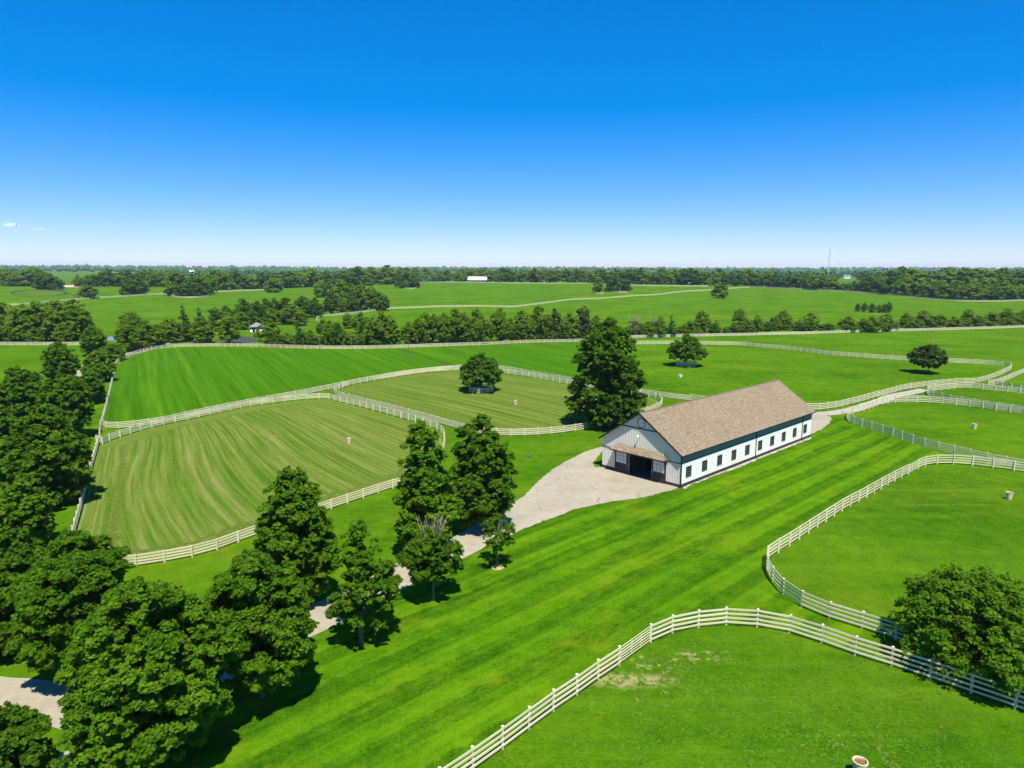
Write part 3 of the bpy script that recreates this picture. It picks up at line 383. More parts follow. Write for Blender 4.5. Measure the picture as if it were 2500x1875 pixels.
def mat_pasture():
    t = NT('pasture_grass')
    co = t.coord()
    v, a, b, c = grass_base(t, co)
    col = t.ramp(t.mr(v, 0.38, 0.62), [(0.0, G_DARK), (0.45, G_MID), (1.0, G_LITE)])
    # wind-laid streaks of paler grass across the slopes
    st = t.noise(t.mapping(co, (0.035, 0.5, 1), (0, 0, R(-14))), 1.0, 4, 0.6)
    col = t.mix(t.mr(st, 0.53, 0.70, 0, 0.6), col, (0.085, 0.19, 0.006))
    st2 = t.noise(t.mapping(co, (0.004, 0.07, 1), (0, 0, R(24))), 1.0, 4, 0.7)
    col = t.mix(t.mr(st2, 0.50, 0.68, 0, 0.42), col, (0.098, 0.185, 0.006))
    st3 = t.noise(t.mapping(co, (0.05, 0.004, 1), (0, 0, R(24)), (3, 7, 0)), 1.0, 4, 0.7)
    col = t.mix(t.mr(st3, 0.50, 0.66, 0, 0.30), col, (0.026, 0.092, 0.003))
    y = t.noise(co, 0.06, 5, 0.7, 0.3)
    col = t.mix(t.mr(y, 0.54, 0.70, 0, 0.65), col, G_YEL)
    d = t.noise(co, 0.55, 6, 0.75)
    col = t.mix(t.mr(d, 0.66, 0.74, 0, 0.75), col, STRAW)
    soil = t.noise(co, 1.5, 6, 0.75)
    for (sx_, sy_, rx, ry, th) in ((7.6, 40.1, 3.6, 1.0, 0.44), (13.0, 43.0, 2.6, 1.0, 0.50), (9.0, 39.0, 5.5, 2.6, 0.57), (9.5, 42.0, 3.5, 1.4, 0.53), (16.5, 36.0, 6.0, 4.0, 0.60), (-3.0, 33.0, 3.0, 3.0, 0.60), (7.3, 44.6, 1.3, 0.5, 0.42), (20.0, 33.0, 3.0, 2.0, 0.58)):
        vd = t.add('ShaderNodeVectorMath', operation='LENGTH')
        t.lk(t.mapping(co, (1/rx, 1/ry, 0), (0, 0, 0), (-sx_/rx, -sy_/ry, 0)), vd.inputs[0])
        m_ = t.math('MULTIPLY', t.mr(vd.outputs['Value'], 1.0, 0.45), t.mr(soil, th, th+0.07))
        col = t.mix(t.math('MULTIPLY', m_, 0.75), col, (0.31, 0.26, 0.115))
    t.bump(t.math('ADD', t.noise(co, 5.0, 4, 0.75), t.math('MULTIPLY', t.noise(co, 0.8, 3), 1.5)), 0.6, 0.2)
    return t.done(col, 0.9, 0.0)

def mat_lawn():
    t = NT('striped_lawn_grass')
    co = t.coord()
    v, a, b, c = grass_base(t, co)
    w = t.noise(co, 0.035, 2)
    rot = t.mapping(co, (1, 1, 1), (0, 0, R(-43)))
    sx = t.add('ShaderNodeSeparateXYZ')
    t.lk(rot, sx.inputs[0])
    s = t.math('ADD', sx.outputs['Y'], t.math('MULTIPLY', w, 1.4))
    wave = t.mr(t.math('SINE', t.math('ADD', t.math('MULTIPLY', s, 2*math.pi/3.5), t.math('MULTIPLY', b, 2.2))), -0.25, 0.25, -1.0, 1.0)
    cmb = t.add('ShaderNodeCombineXYZ')
    t.setv(cmb.inputs[0], t.math('MULTIPLY', sx.outputs['X'], 0.035))
    t.setv(cmb.inputs[1], s)
    streak = t.noise(cmb.outputs[0], 1.1, 4, 0.7)
    vv = t.math('ADD', t.mr(v, 0.38, 0.62, 0.02, 0.92), t.math('ADD', t.math('MULTIPLY', wave, t.mr(a, 0.35, 0.65, 0.10, 0.24)), t.mr(streak, 0.35, 0.65, -0.17, 0.17)))
    col = t.ramp(vv, [(0.0, G_DARK), (0.45, G_MID), (1.0, (0.092, 0.192, 0.003))])
    yel = t.noise(t.mapping(rot, (0.6, 1, 1)), 0.16, 7, 0.78)
    col = t.mix(t.mr(yel, 0.54, 0.68, 0, 0.75), col, (0.125, 0.175, 0.006))
    d = t.noise(co, 0.7, 6, 0.75)
    col = t.mix(t.mr(d, 0.72, 0.80, 0, 0.5), col, STRAW)
    t.bump(t.noise(co, 6.0, 4, 0.75), 0.4, 0.10)
    return t.done(col, 0.9, 0.0)

def mat_mown(name, olive, green, straw, f=0.9):
    t = NT(name)
    co = t.coord()
    s = t.attr('stripe')
    al = t.attr('along')
    cmb = t.add('ShaderNodeCombineXYZ')
    t.setv(cmb.inputs[0], t.math('MULTIPLY', al, 0.022))
    t.setv(cmb.inputs[1], s)
    rows = t.noise(cmb.outputs[0], f, 4, 0.72)
    cm2 = t.add('ShaderNodeCombineXYZ')
    t.setv(cm2.inputs[0], t.math('MULTIPLY', al, 0.008))
    t.setv(cm2.inputs[1], s)
    broad = t.noise(cm2.outputs[0], f*0.22, 3, 0.6)
    fine = t.noise(co, 3.5, 3, 0.75)
    patch = t.noise(co, 0.05, 3)
    lines = t.math('SINE', t.math('ADD', t.math('MULTIPLY', s, 2*math.pi*f/3.4), t.math('MULTIPLY', broad, 9.0)))
    v = t.math('ADD', t.math('MULTIPLY', rows, 0.50), t.math('ADD', t.math('MULTIPLY', broad, 0.20), t.math('MULTIPLY', fine, 0.30)))
    v = t.math('ADD', v, t.math('MULTIPLY', lines, t.mr(patch, 0.4, 0.65, 0.012, 0.034)))
    col = t.ramp(t.mr(v, 0.36, 0.64), [(0.0, tuple(0.62*x for x in green)), (0.35, green), (0.62, olive), (1.0, straw)])
    col = t.mix(t.mr(patch, 0.46, 0.70, 0, 0.65), col, t.mix(0.5, col, green))
    ye = t.noise(co, 0.11, 5, 0.7)
    col = t.mix(t.mr(ye, 0.64, 0.76, 0, 0.5), col, (0.15, 0.15, 0.02))
    t.bump(t.math('ADD', t.math('MULTIPLY', rows, 2.2), t.noise(co, 5.0, 4, 0.75)), 0.55, 0.14)
    return t.done(col, 0.9, 0.0)

def mat_concrete():
    t = NT('worn_concrete')
    co = t.coord()
    a = t.noise(co, 0.12, 5, 0.65)
    b = t.noise(co, 1.3, 5, 0.7)
    col = t.ramp(t.mr(t.math('ADD', t.math('MULTIPLY', a, 0.6), t.math('MULTIPLY', b, 0.4)), 0.32, 0.66), [(0, (0.228, 0.194, 0.132)), (0.5, (0.298, 0.264, 0.190)), (1, (0.352, 0.320, 0.242))])
    vo = t.add('ShaderNodeTexVoronoi', feature='DISTANCE_TO_EDGE')
    wv = t.add('ShaderNodeVectorMath', operation='ADD')
    nz = t.add('ShaderNodeTexNoise')
    nz.inputs['Scale'].default_value = 0.5
    t.lk(co, nz.inputs['Vector'])
    t.lk(co, wv.inputs[0])
    t.lk(nz.outputs['Color'], wv.inputs[1])
    t.lk(wv.outputs[0], vo.inputs['Vector'])
    vo.inputs['Scale'].default_value = 0.10
    crack = t.mr(vo.outputs['Distance'], 0.002, 0.007, 1.0, 0.0)
    brk = t.noise(co, 0.35, 3)
    col = t.mix(t.math('MULTIPLY', crack, t.mr(brk, 0.50, 0.60)), col, (0.11, 0.11, 0.045))
    sp = t.noise(t.mapping(co, (0.3, 1.6, 1), (0, 0, R(-40))), 0.55, 5, 0.7)
    col = t.mix(t.mr(sp, 0.60, 0.72, 0, 0.55), col, (0.20, 0.165, 0.115))
    t.bump(b, 0.2, 0.02)
    return t.done(col, 0.85, 0.2)

def mat_gravel():
    t = NT('pale_gravel')
    co = t.coord()
    vo = t.add('ShaderNodeTexVoronoi')
    t.lk(co, vo.inputs['Vector'])
    vo.inputs['Scale'].default_value = 5.0
    bw = t.add('ShaderNodeRGBToBW')
    t.lk(vo.outputs['Color'], bw.inputs[0])
    col = t.ramp(bw.outputs[0], [(0, (0.17, 0.15, 0.12)), (0.5, (0.32, 0.29, 0.24)), (1, (0.44, 0.42, 0.38))])
    g = t.noise(co, 0.8, 4, 0.7)
    col = t.mix(t.mr(g, 0.58, 0.68, 0, 0.9), col, (0.05, 0.12, 0.01))
    t.bump(vo.outputs['Distance'], 0.6, 0.04)
    return t.done(col, 0.9, 0.15)

def mat_leaf(name, dark, mid, lite, transl=0.28):
    t = NT(name)
    ti = t.attr('tint')
    oi = t.add('ShaderNodeObjectInfo').outputs['Random']
    f = t.math('ADD', t.math('MULTIPLY', ti, 0.78), t.math('MULTIPLY', oi, 0.22))
    col = t.ramp(f, [(0.0, dark), (0.5, mid), (1.0, lite)])
    t.done(col, 0.6, 0.06)
    tr = t.add('ShaderNodeBsdfTranslucent')
    t.lk(t.mix(0.5, col, tuple(1.4*x for x in lite)), tr.inputs['Color'])
    mx = t.add('ShaderNodeMixShader')
    mx.inputs[0].default_value = transl
    t.lk(t.b.outputs[0], mx.inputs[1])
    t.lk(tr.outputs[0], mx.inputs[2])
    t.lk(mx.outputs[0], t.out.inputs['Surface'])
    return t.m

def mat_bark():
    t = NT('grey_bark')
    co = t.coord()
    n = t.noise(t.mapping(co, (6, 6, 1.2)), 1.5, 5, 0.7)
    t.bump(n, 0.6, 0.03)
    return t.done(t.ramp(n, [(0.3, (0.075, 0.060, 0.045)), (0.7, (0.21, 0.18, 0.145))]), 0.9, 0.1)

def mat_cream():
    t = NT('weathered_cream_paint')
    co = t.coord()
    oi = t.add('ShaderNodeObjectInfo').outputs['Random']
    n = t.noise(t.mapping(co, (1, 1, 3)), 1.4, 5, 0.7)
    col = t.mix(oi, (0.55, 0.49, 0.31), (0.66, 0.61, 0.42))
    col = t.mix(t.mr(n, 0.62, 0.80, 0, 0.5), col, (0.33, 0.29, 0.19))
    return t.done(col, 0.6, 0.25)

def mat_shingle():
    t = NT('tan_asphalt_shingles')
    a = t.attr('tint')
    co = t.coord()
    col = t.ramp(a, [(0.0, (0.135, 0.098, 0.060)), (0.4, (0.200, 0.154, 0.098)), (0.75, (0.248, 0.199, 0.132)), (1.0, (0.30, 0.25, 0.178))])
    n = t.noise(co, 0.35, 4, 0.6)
    col = t.mix(t.mr(n, 0.4, 0.7, 0, 0.25), col, (0.16, 0.12, 0.078))
    t.bump(t.noise(co, 14, 3, 0.7), 0.4, 0.02)
    return t.done(col, 0.9, 0.15)

M = {}
M['pasture'] = mat_pasture()
M['lawn'] = mat_lawn()
M['mown'] = mat_mown('mown_hay_paddock', (0.130, 0.160, 0.030), (0.064, 0.132, 0.009), (0.215, 0.215, 0.072), 2.1)
M['centre'] = mat_mown('mown_round_paddock', (0.125, 0.158, 0.028), (0.064, 0.130, 0.009), (0.195, 0.205, 0.060), 1.7)
M['field'] = mat_mown('raked_grass_field', (0.048, 0.138, 0.003), (0.036, 0.116, 0.002), (0.092, 0.188, 0.006), 0.75)
M['concrete'] = mat_concrete()
M['gravel'] = mat_gravel()
M['bark'] = mat_bark()
M['cream'] = mat_cream()
M['shingle'] = mat_shingle()
M['leaf_broad'] = mat_leaf('leaves_mid_green', (0.031, 0.088, 0.003), (0.078, 0.178, 0.005), (0.158, 0.280, 0.010), 0.45)
M['leaf_dark'] = mat_leaf('leaves_deep_green', (0.027, 0.078, 0.003), (0.068, 0.155, 0.005), (0.138, 0.245, 0.010), 0.45)
M['leaf_light'] = mat_leaf('leaves_yellow_green', (0.062, 0.130, 0.003), (0.130, 0.232, 0.006), (0.220, 0.330, 0.012), 0.45)
M['leaf_conifer'] = mat_leaf('needles_blue_green', (0.018, 0.064, 0.006), (0.044, 0.120, 0.012), (0.090, 0.180, 0.018), 0.3)
M['leaf_brown'] = mat_leaf('leaves_thin_olive', (0.034, 0.048, 0.008), (0.066, 0.088, 0.017), (0.120, 0.140, 0.034))
M['leaf_hedge'] = mat_leaf('leaves_hedgerow_green', (0.050, 0.115, 0.003), (0.125, 0.228, 0.006), (0.225, 0.335, 0.012), 0.5)
M['leaf_olive'] = mat_leaf('leaves_dark_olive', (0.020, 0.042, 0.003), (0.046, 0.084, 0.007), (0.090, 0.140, 0.014))
M['deadwood'] = plain('bleached_dead_wood', (0.27, 0.23, 0.17), 0.9, 0.1, 0.25)
M['white'] = plain('white_painted_siding', (0.82, 0.795, 0.75), 0.55, 0.3, 0.03, 0.6)
M['ribwhite'] = plain('white_ribbed_siding', (0.66, 0.615, 0.53), 0.55, 0.3, 0.04, 0.6)
M['teal'] = plain('dark_teal_paint', (0.135, 0.195, 0.205), 0.6, 0.3, 0.08, 0.5)
M['black'] = plain('black_trim', (0.012, 0.011, 0.010), 0.5, 0.35)
M['charcoal'] = plain('charcoal_door_paint', (0.022, 0.023, 0.027), 0.5, 0.35)
M['base'] = plain('dark_masonry_base', (0.050, 0.042, 0.040), 0.85, 0.15, 0.3, 2.0)
M['pane_white'] = plain('frosted_white_pane', (0.55, 0.55, 0.50), 0.3, 0.5, 0.06)
M['glass'] = plain('dark_window_glass', (0.012, 0.018, 0.015), 0.12, 0.5, 0.2)
M['frame'] = plain('grey_green_window_frame', (0.085, 0.095, 0.075), 0.5, 0.3)
M['metal'] = plain('galvanised_metal', (0.42, 0.42, 0.41), 0.4, 0.5, 0.1, 3, 0.6)
M['wood_dark'] = plain('shade_darkened_stall_wood', (0.060, 0.045, 0.034), 0.8, 0.2, 0.3, 1.5)  # aisle gloom put into the wood colour; field barn walls reuse it
M['floor_in'] = plain('barn_aisle_floor', (0.11, 0.10, 0.11), 0.8, 0.2, 0.15)
M['tub'] = plain('cream_concrete_tub', (0.60, 0.46, 0.30), 0.8, 0.2, 0.15, 4)
M['tubwater'] = plain('murky_tub_water', (0.16, 0.10, 0.03), 0.15, 0.5)
M['blue'] = plain('blue_plastic', (0.015, 0.085, 0.12), 0.35, 0.5)
M['pole'] = plain('weathered_pole_wood', (0.15, 0.12, 0.085), 0.9, 0.1, 0.2)
M['greyroof'] = plain('grey_shingle_roof', (0.20, 0.185, 0.20), 0.85, 0.2, 0.15)
M['whiteroof'] = plain('white_metal_roof', (0.75, 0.75, 0.77), 0.4, 0.4, 0.05)
M['brick'] = plain('dull_brick', (0.20, 0.125, 0.095), 0.9, 0.15, 0.25)
M['sand'] = plain('pale_sand', (0.42, 0.35, 0.24), 0.95, 0.05, 0.1)
M['steel'] = plain('painted_tower_steel', (0.70, 0.70, 0.71), 0.5, 0.4)
M['straw'] = plain('dry_mulch', (0.33, 0.26, 0.13), 0.95, 0.05, 0.3, 6)

def mat_water():
    t = NT('pond_water')
    co = t.coord()
    t.bump(t.noise(co, 2.0, 3), 0.05, 0.05)
    return t.done((0.16, 0.19, 0.21), 0.2, 0.4)
M['water'] = mat_water()

def mat_farwood():
    t = NT('far_woodland_leaves')
    co = t.coord()
    a = t.attr('tint')
    n = t.noise(co, 0.12, 3, 0.7)
    f = t.math('ADD', t.math('MULTIPLY', a, 0.6), t.math('MULTIPLY', n, 0.4))
    return t.done(t.ramp(f, [(0.2, (0.020, 0.062, 0.009)), (0.55, (0.045, 0.112, 0.016)), (0.85, (0.085, 0.170, 0.025))]), 0.85, 0.1)
M['farwood'] = mat_farwood()

# ------------------------------------------------------------------ ground
def build_ground():
    nr, na = 230, 300
    radii = [0.0] + [3.0*(9500/3.0)**(i/(nr-1)) for i in range(nr)]
    v = [(0.0, 0.0, 0.0)]
    for r in radii[1:]:
        for j in range(na):
            a = 2*math.pi*j/na
            x, y = r*math.sin(a), r*math.cos(a)
            v.append((x, y, terrain(x, y)))
    f = []
    for j in range(na):
        f.append((0, 1+(j+1) % na, 1+j))
    for i in range(nr-1):
        b0, b1 = 1+i*na, 1+(i+1)*na
        for j in range(na):
            k = (j+1) % na
            f.append((b0+j, b0+k, b1+k, b1+j))
    m = bpy.data.meshes.new('ground')
    m.from_pydata(v, [], f)
    m.update()
    o = link('ground', m, None, M['pasture'])
    for p in m.polygons:
        p.use_smooth = True
    o['kind'] = 'structure'
    o['label'] = 'rolling green pasture reaching to the wooded horizon'
    bm = bmesh.new()
    bm.from_mesh(m)
    bmesh.ops.recalc_face_normals(bm, faces=bm.faces)
    if bm.faces[0].normal.z < 0:
        bmesh.ops.reverse_faces(bm, faces=bm.faces)
    bm.to_mesh(m)
    bm.free()
build_ground()

def rot2(x, y, a):
    return x*math.cos(a)+y*math.sin(a), -x*math.sin(a)+y*math.cos(a)

def sheet(name, poly, z, mat, label, stripes=None, cell=2.0):
    tris = geometry.tessellate_polygon([[Vector((x, y, 0)) for x, y in poly]])
    bm = bmesh.new()
    vs_ = [bm.verts.new((x, y, 0)) for x, y in poly]
    for t in tris:
        try:
            bm.faces.new([vs_[i] for i in t])
        except ValueError:
            pass
    P = np.array(poly)
    if stripes:
        for ax in (0, 1):
            lo, hi = P[:, ax].min(), P[:, ax].max()
            k = lo + cell
            while k < hi:
                co = Vector((k, 0, 0)) if ax == 0 else Vector((0, k, 0))
                no = Vector((1, 0, 0)) if ax == 0 else Vector((0, 1, 0))
                bmesh.ops.bisect_plane(bm, geom=bm.verts[:]+bm.edges[:]+bm.faces[:], plane_co=co, plane_no=no, dist=1e-4)
                k += cell
    for f in bm.faces:
        if f.normal.z < 0:
            f.normal_flip()
    bmesh.ops.recalc_face_normals(bm, faces=bm.faces)
    bm.normal_update()
    if sum(f.normal.z*f.calc_area() for f in bm.faces) < 0:
        bmesh.ops.reverse_faces(bm, faces=bm.faces)
    for v in bm.verts:
        v.co.z = terrain(v.co.x, v.co.y) + z
    m = bpy.data.meshes.new(name)
    bm.to_mesh(m)
    bm.free()
    if stripes:
        n = len(m.vertices)
        co = np.empty(n*3)
        m.vertices.foreach_get('co', co)
        co = co.reshape(-1, 3)[:, :2]
        A, B = P, np.roll(P, -1, 0)
        d = np.full(n, 1e9)
        for p, q in zip(A, B):
            e = q-p
            tt = np.clip(((co-p)@e)/(e@e), 0, 1)
            d = np.minimum(d, np.hypot(*(co-(p+tt[:, None]*e)).T))
        s, al = stripes(co[:, 0], co[:, 1], d)
        for nm, arr in (('stripe', s), ('along', al)):
            at = m.attributes.new(nm, 'FLOAT', 'POINT')
            at.data.foreach_set('value', arr.astype(np.float32))
    o = link(name, m, None, mat)
    o['kind'] = 'structure'
    o['label'] = label
    return o

def st_mown(x, y, d):
    # rows fan out gently from a point beyond the far corner
    dx, dy = x+120.0, y-217.0
    u = np.hypot(dx, dy)
    ph = np.arctan2(dx, -dy)
    s = 135.0*ph + 0.9*np.sin(u*0.085+0.6) + 0.5*np.sin(u*0.031+ph*9)
    w = (d < 3.4)*1.0
    return s*(1-w)+(d+200)*w, u
def st_centre(x, y, d):
    a = R(134)
    u = x*np.cos(a)+y*np.sin(a)
    v = -x*np.sin(a)+y*np.cos(a)
    s = v + 0.7*np.sin(u*0.07)
    w = (d < 3.0)*1.0
    return s*(1-w)+(d+300)*w, u
def st_field(x, y, d):
    a = R(119)
    u = x*np.cos(a)+y*np.sin(a)
    v = -x*np.sin(a)+y*np.cos(a)
    return v + 0.4*np.sin(u*0.03), u

sheet('field', SHEETS['field'], 0.010, M['field'], 'bright green raked field with pale windrow lines', st_field, 6.0)
sheet('mown_paddock', SHEETS['mown'], 0.018, M['mown'], 'olive mown paddock with wavy windrow stripes', st_mown, 0.8)
sheet('round_paddock', SHEETS['centre'], 0.018, M['centre'], 'olive mown paddock around the fenced tree', st_centre, 1.0)
sheet('lawn', SHEETS['lawn'], 0.014, M['lawn'], 'bright lawn with diagonal mowing stripes beside the barn')
def ragged(poly, step=0.5, amp=0.10):
    g = random.Random(len(poly))
    out = []
    n = len(poly)
    for i in range(n):
        a, b = Vector(poly[i]), Vector(poly[(i+1) % n])
        k = max(1, int((b-a).length/step))
        for j in range(k):
            p = a.lerp(b, j/k)
            out.append((p.x+g.uniform(-amp, amp), p.y+g.uniform(-amp, amp)))
    return out
sheet('concrete_apron', ragged(SHEETS['apron']), 0.045, M['concrete'], 'pale worn concrete apron before the barn doors')
sheet('rear_apron', ragged(SHEETS['apronback'], 0.6, 0.15), 0.04, M['concrete'], 'pale cracked concrete apron behind the barn')
sheet('gravel_strip', ragged(SHEETS['wallgravel'], 0.5, 0.16), 0.03, M['gravel'], 'strip of pale gravel along the white barn wall')
sheet('pond', SHEETS['pond'], 0.03, M['water'], 'small pond among the trees')
M['darkwater'] = plain('dark_reflection_pond_water', (0.048, 0.056, 0.028), 0.5, 0.15)  # dark reflection put into the water's base colour
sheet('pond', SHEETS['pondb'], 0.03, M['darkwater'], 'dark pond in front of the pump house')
sheet('sand_arena', SHEETS['sand'], 0.25, M['sand'], 'pale sand riding arena before the far trees')

def catmull(pts, closed=False, step=0.5):
    P = [Vector(p) for p in pts]
    out = []
    n = len(P)
    for i in range(n-1):
        p0, p1, p2, p3 = P[max(i-1, 0)], P[i], P[i+1], P[min(i+2, n-1)]
        L = (p2-p1).length
        k = max(2, int(L/step))
        for j in range(k):
            t = j/k
            out.append(0.5*((2*p1)+(p2-p0)*t+(2*p0-5*p1+4*p2-p3)*t*t+(3*p1-p0-3*p2+p3)*t**3))
    out.append(P[-1])
    return out

def resample(pts, spacing, step=0.4):
    c = catmull(pts, step=step)
    L = [0.0]
    for a, b in zip(c, c[1:]):
        L.append(L[-1]+(b-a).length)
    n = max(1, round(L[-1]/spacing))
    out = []
    j = 0
    for i in range(n+1):
        t = L[-1]*i/n
        while j < len(c)-2 and L[j+1] < t:
            j += 1
        k = (t-L[j])/max(1e-6, L[j+1]-L[j])
        out.append(c[j].lerp(c[j+1], min(1, k)))
    return out

def road(name, key, z, mat, label):
    w, pts = ROADS[key]
    c = resample(pts, 1.2)
    v, f = [], []
    for i, p in enumerate(c):
        d = (c[min(i+1, len(c)-1)]-c[max(i-1, 0)]).normalized()
        nrm = Vector((-d.y, d.x))
        for sgn in (-1, 1):
            q = p+nrm*sgn*(w/2+rnd.uniform(-0.10, 0.10)+0.12*math.sin(i*0.5*sgn+sgn))
            v.append((q.x, q.y, terrain(q.x, q.y)+z))
    for i in range(len(c)-1):
        f.append((2*i, 2*i+1, 2*i+3, 2*i+2))
    m = bpy.data.meshes.new(name)
    m.from_pydata(v, [], f)
    m.update()
    if m.polygons[0].normal.z < 0:
        m.flip_normals()
    o = link(name, m, None, mat)
    o['kind'] = 'structure'
    o['label'] = label
road('driveway', 'driveway', 0.036, M['concrete'], 'pale concrete driveway running under the maples to the barn')
road('driveway_spur', 'spur', 0.028, M['concrete'], 'short concrete spur off the driveway under the big maple')
road('farm_track', 'backlane', 0.03, M['gravel'], 'pale gravel farm track between the white fences')
road('road', 'lefttrack', 0.03, M['concrete'], 'pale lane under the trees beside the pond')

# ------------------------------------------------------------------ the barn
BC = (20.31, 79.17, 0.0)
BYAW = R(43.65)
L_, W_ = 36.9, 12.0
HE, HT, HR = 4.1, 3.02, 8.4
OV, OG = 0.34, 0.42
barn = thing('horse_barn', BC, BYAW, 'long white horse barn with tan shingle roof and open charcoal sliding doors', 'barn')
SL = (HR-HE)/(W_/2+OV)             # roof slope
def rz(y):                          # underside of the roof over local y
    return HE + SL*(min(y, W_-y)+OV) - 0.10

DY = (2.05, 3.98, 7.80, 9.75)       # right door, opening, left door
DH = 2.98
def wall_part(name, mb, mat):
    return mb.build(name, mat, barn)

# front gable wall around the doorway, and the rear gable wall
SK = 0.42
fm = MB()
fm.box(0, 0.16, 0.16, DY[1], SK, HT)
fm.box(0, 0.16, DY[2], W_-0.16, SK, HT)
fm.prism([(0.16, HT), (W_-0.16, HT), (W_-0.16, rz(W_-0.16)-0.02), (W_/2, rz(W_/2)-0.02), (0.16, rz(0.16)-0.02)], 'x', 0, 0.16)
front = wall_part('front_wall', fm, M['ribwhite'])
ribs = MB()
y = 0.06
while y < W_:
    top = rz(y)-0.05
    if DY[0]-0.05 < y < DY[3]+0.05:
        ribs.box(-0.035, 0.0, y, y+0.055, HT+0.06, top)
    else:
        ribs.box(-0.035, 0.0, y, y+0.055, SK, HT-0.05)
        ribs.box(-0.035, 0.0, y, y+0.055, HT+0.06, top)
    y += 0.24
rb = ribs.build('siding_rib', M['ribwhite'], front)
rb['kind'] = 'stuff'
rear = wall_part('rear_wall', MB().prism([(0.16, SK), (W_-0.16, SK), (W_-0.16, rz(W_-0.16)-0.02), (W_/2, rz(W_/2)-0.02), (0.16, rz(0.16)-0.02)], 'x', L_-0.16, L_), M['ribwhite'])
# long walls
WX = [1.75+3.66*i for i in range(10)]
WW, WH, WZ = 1.24, 1.36, 1.72
lw = MB()
xs = [0.0]
for x in WX:
    xs += [x-WW/2, x+WW/2]
xs.append(L_)
for i in range(0, len(xs), 2):
    lw.box(xs[i], xs[i+1], 0, 0.16, SK, HT)
for x in WX:
    lw.box(x-WW/2, x+WW/2, 0, 0.16, SK, WZ-WH/2)
    lw.box(x-WW/2, x+WW/2, 0, 0.16, WZ+WH/2, HT)
side = wall_part('side_wall', lw, M['white'])
band = wall_part('eave_band', MB().box(0, L_, 0.0, 0.16, HT, HE+SL*OV-0.14), M['teal'])
band['label'] = 'dark teal band under the eave'
wall_part('side_wall', MB().box(0, L_, W_-0.16, W_, SK, HE+SL*OV-0.14), M['white'])
# dark base course
bs = MB()
bs.box(-0.04, L_+0.04, -0.04, 0.16, -0.05, SK)
bs.box(-0.04, L_+0.04, W_-0.16, W_+0.04, -0.05, SK)
bs.box(-0.04, 0.16, 0.16, DY[0]+0.0, -0.05, SK)
bs.box(-0.04, 0.16, DY[3], W_-0.16, -0.05, SK)
bs.box(L_-0.16, L_+0.04, 0.16, W_-0.16, -0.05, SK)
wall_part('base_course', bs, M['base'])
# black trim boards
def trim(*b):
    return MB().box(*b).build('trim_board', M['black'], barn)
trim(-0.02, L_+0.02, -0.05, 0.0, HT-0.05, HT+0.05)
trim(-0.07, -0.035, -0.05, DY[0]-0.1, HT-0.05, HT+0.05)
trim(-0.07, -0.035, DY[3]+0.1, W_+0.02, HT-0.05, HT+0.05)
trim(-0.07, -0.035, 3.15, W_-3.15, 6.24, 6.38)
trim(-0.075, 0.10, -0.055, 0.0, 0.0, HE-0.02)
# roof: two slabs, shingles, rake boards, fascia
roof = thing('roof', (0, 0, 0))
roof.parent = barn
def roof_slab(sgn):
    y0 = -OV if sgn > 0 else W_+OV
    poly = [(y0, HE), (W_/2, HR), (W_/2, HR-0.12), (y0, HE-0.12)]
    return MB().prism(poly, 'x', -OG, L_+OG)
roof_data = []
for sgn in (1, -1):
    roof_slab(sgn).build('roof_deck', M['black'], roof)
def shingles(name, x0, x1, org, run, rise, tab=0.34, course=0.16, parent=None, clip=None):
    """tabs laid in courses up a slope; org = (y, z) at the eave, run = signed horizontal depth"""
    ln = math.hypot(run, rise)
    uy, uz = run/ln, rise/ln
    ny, nz = (-uz, uy) if uy > 0 else (uz, -uy)
    V, Fc, T = [], [], []
    nc = int(ln/course)+1
    for c in range(nc):
        s0 = c*course - 0.02
        s1 = min(s0+course*1.25, ln+0.02)
        x = x0 + (0 if c % 2 else -tab/2) + rnd.uniform(-0.1, 0.1)
        while x < x1:
            w = tab*rnd.choice((0.6, 0.8, 1.0, 1.25))
            a, b = max(x, x0), min(x+w-0.012, x1)
            x += w
            if clip:
                m_ = clip(s0/ln)
                a, b = max(a, x0+m_), min(b, x1-m_)
            if b-a < 0.03:
                continue
            h0, h1 = rnd.uniform(0.022, 0.045), 0.012
            n = len(V)
            for (xx, s, h) in ((a, s0, h0), (b, s0, h0), (b, s1, h1), (a, s1, h1), (a, s0, 0.001), (b, s0, 0.001)):
                V.append((xx, org[0]+uy*s+ny*h, org[1]+uz*s+nz*h))
            Fc += [(n, n+1, n+2, n+3), (n+4, n+5, n+1, n), (n+4, n, n+3), (n+5, n+2, n+1)]
            tv = min(1, max(0, rnd.gauss(0.60, 0.16)))
            T += [tv, tv*0.75, tv, tv]
    m = bpy.data.meshes.new(name)
    m.from_pydata(V, [], Fc)
    m.update()
    at = m.attributes.new('tint', 'FLOAT', 'FACE')
    at.data.foreach_set('value', T)
    o = link(name, m, parent, M['shingle'])
    o['kind'] = 'stuff'
    return o
shingles('shingle', -OG, L_+OG, (-OV-0.03, HE+0.002), W_/2+OV+0.03, HR-HE, parent=roof)
shingles('shingle', -OG, L_+OG, (W_+OV+0.03, HE+0.002), -(W_/2+OV+0.03), HR-HE, parent=roof)
rc = MB()
for i in range(int((L_+2*OG)/0.32)):
    x = -OG+i*0.32
    z = HR+0.045+0.012*(i % 2)
    rc.prism([(W_/2-0.17, z-0.17*SL), (W_/2, z), (W_/2+0.17, z-0.17*SL), (W_/2+0.17, z-0.17*SL-0.03), (W_/2, z-0.03), (W_/2-0.17, z-0.17*SL-0.03)], 'x', x, x+0.30)
rco = rc.build('ridge_cap', M['shingle'], roof)
rco['kind'] = 'stuff'
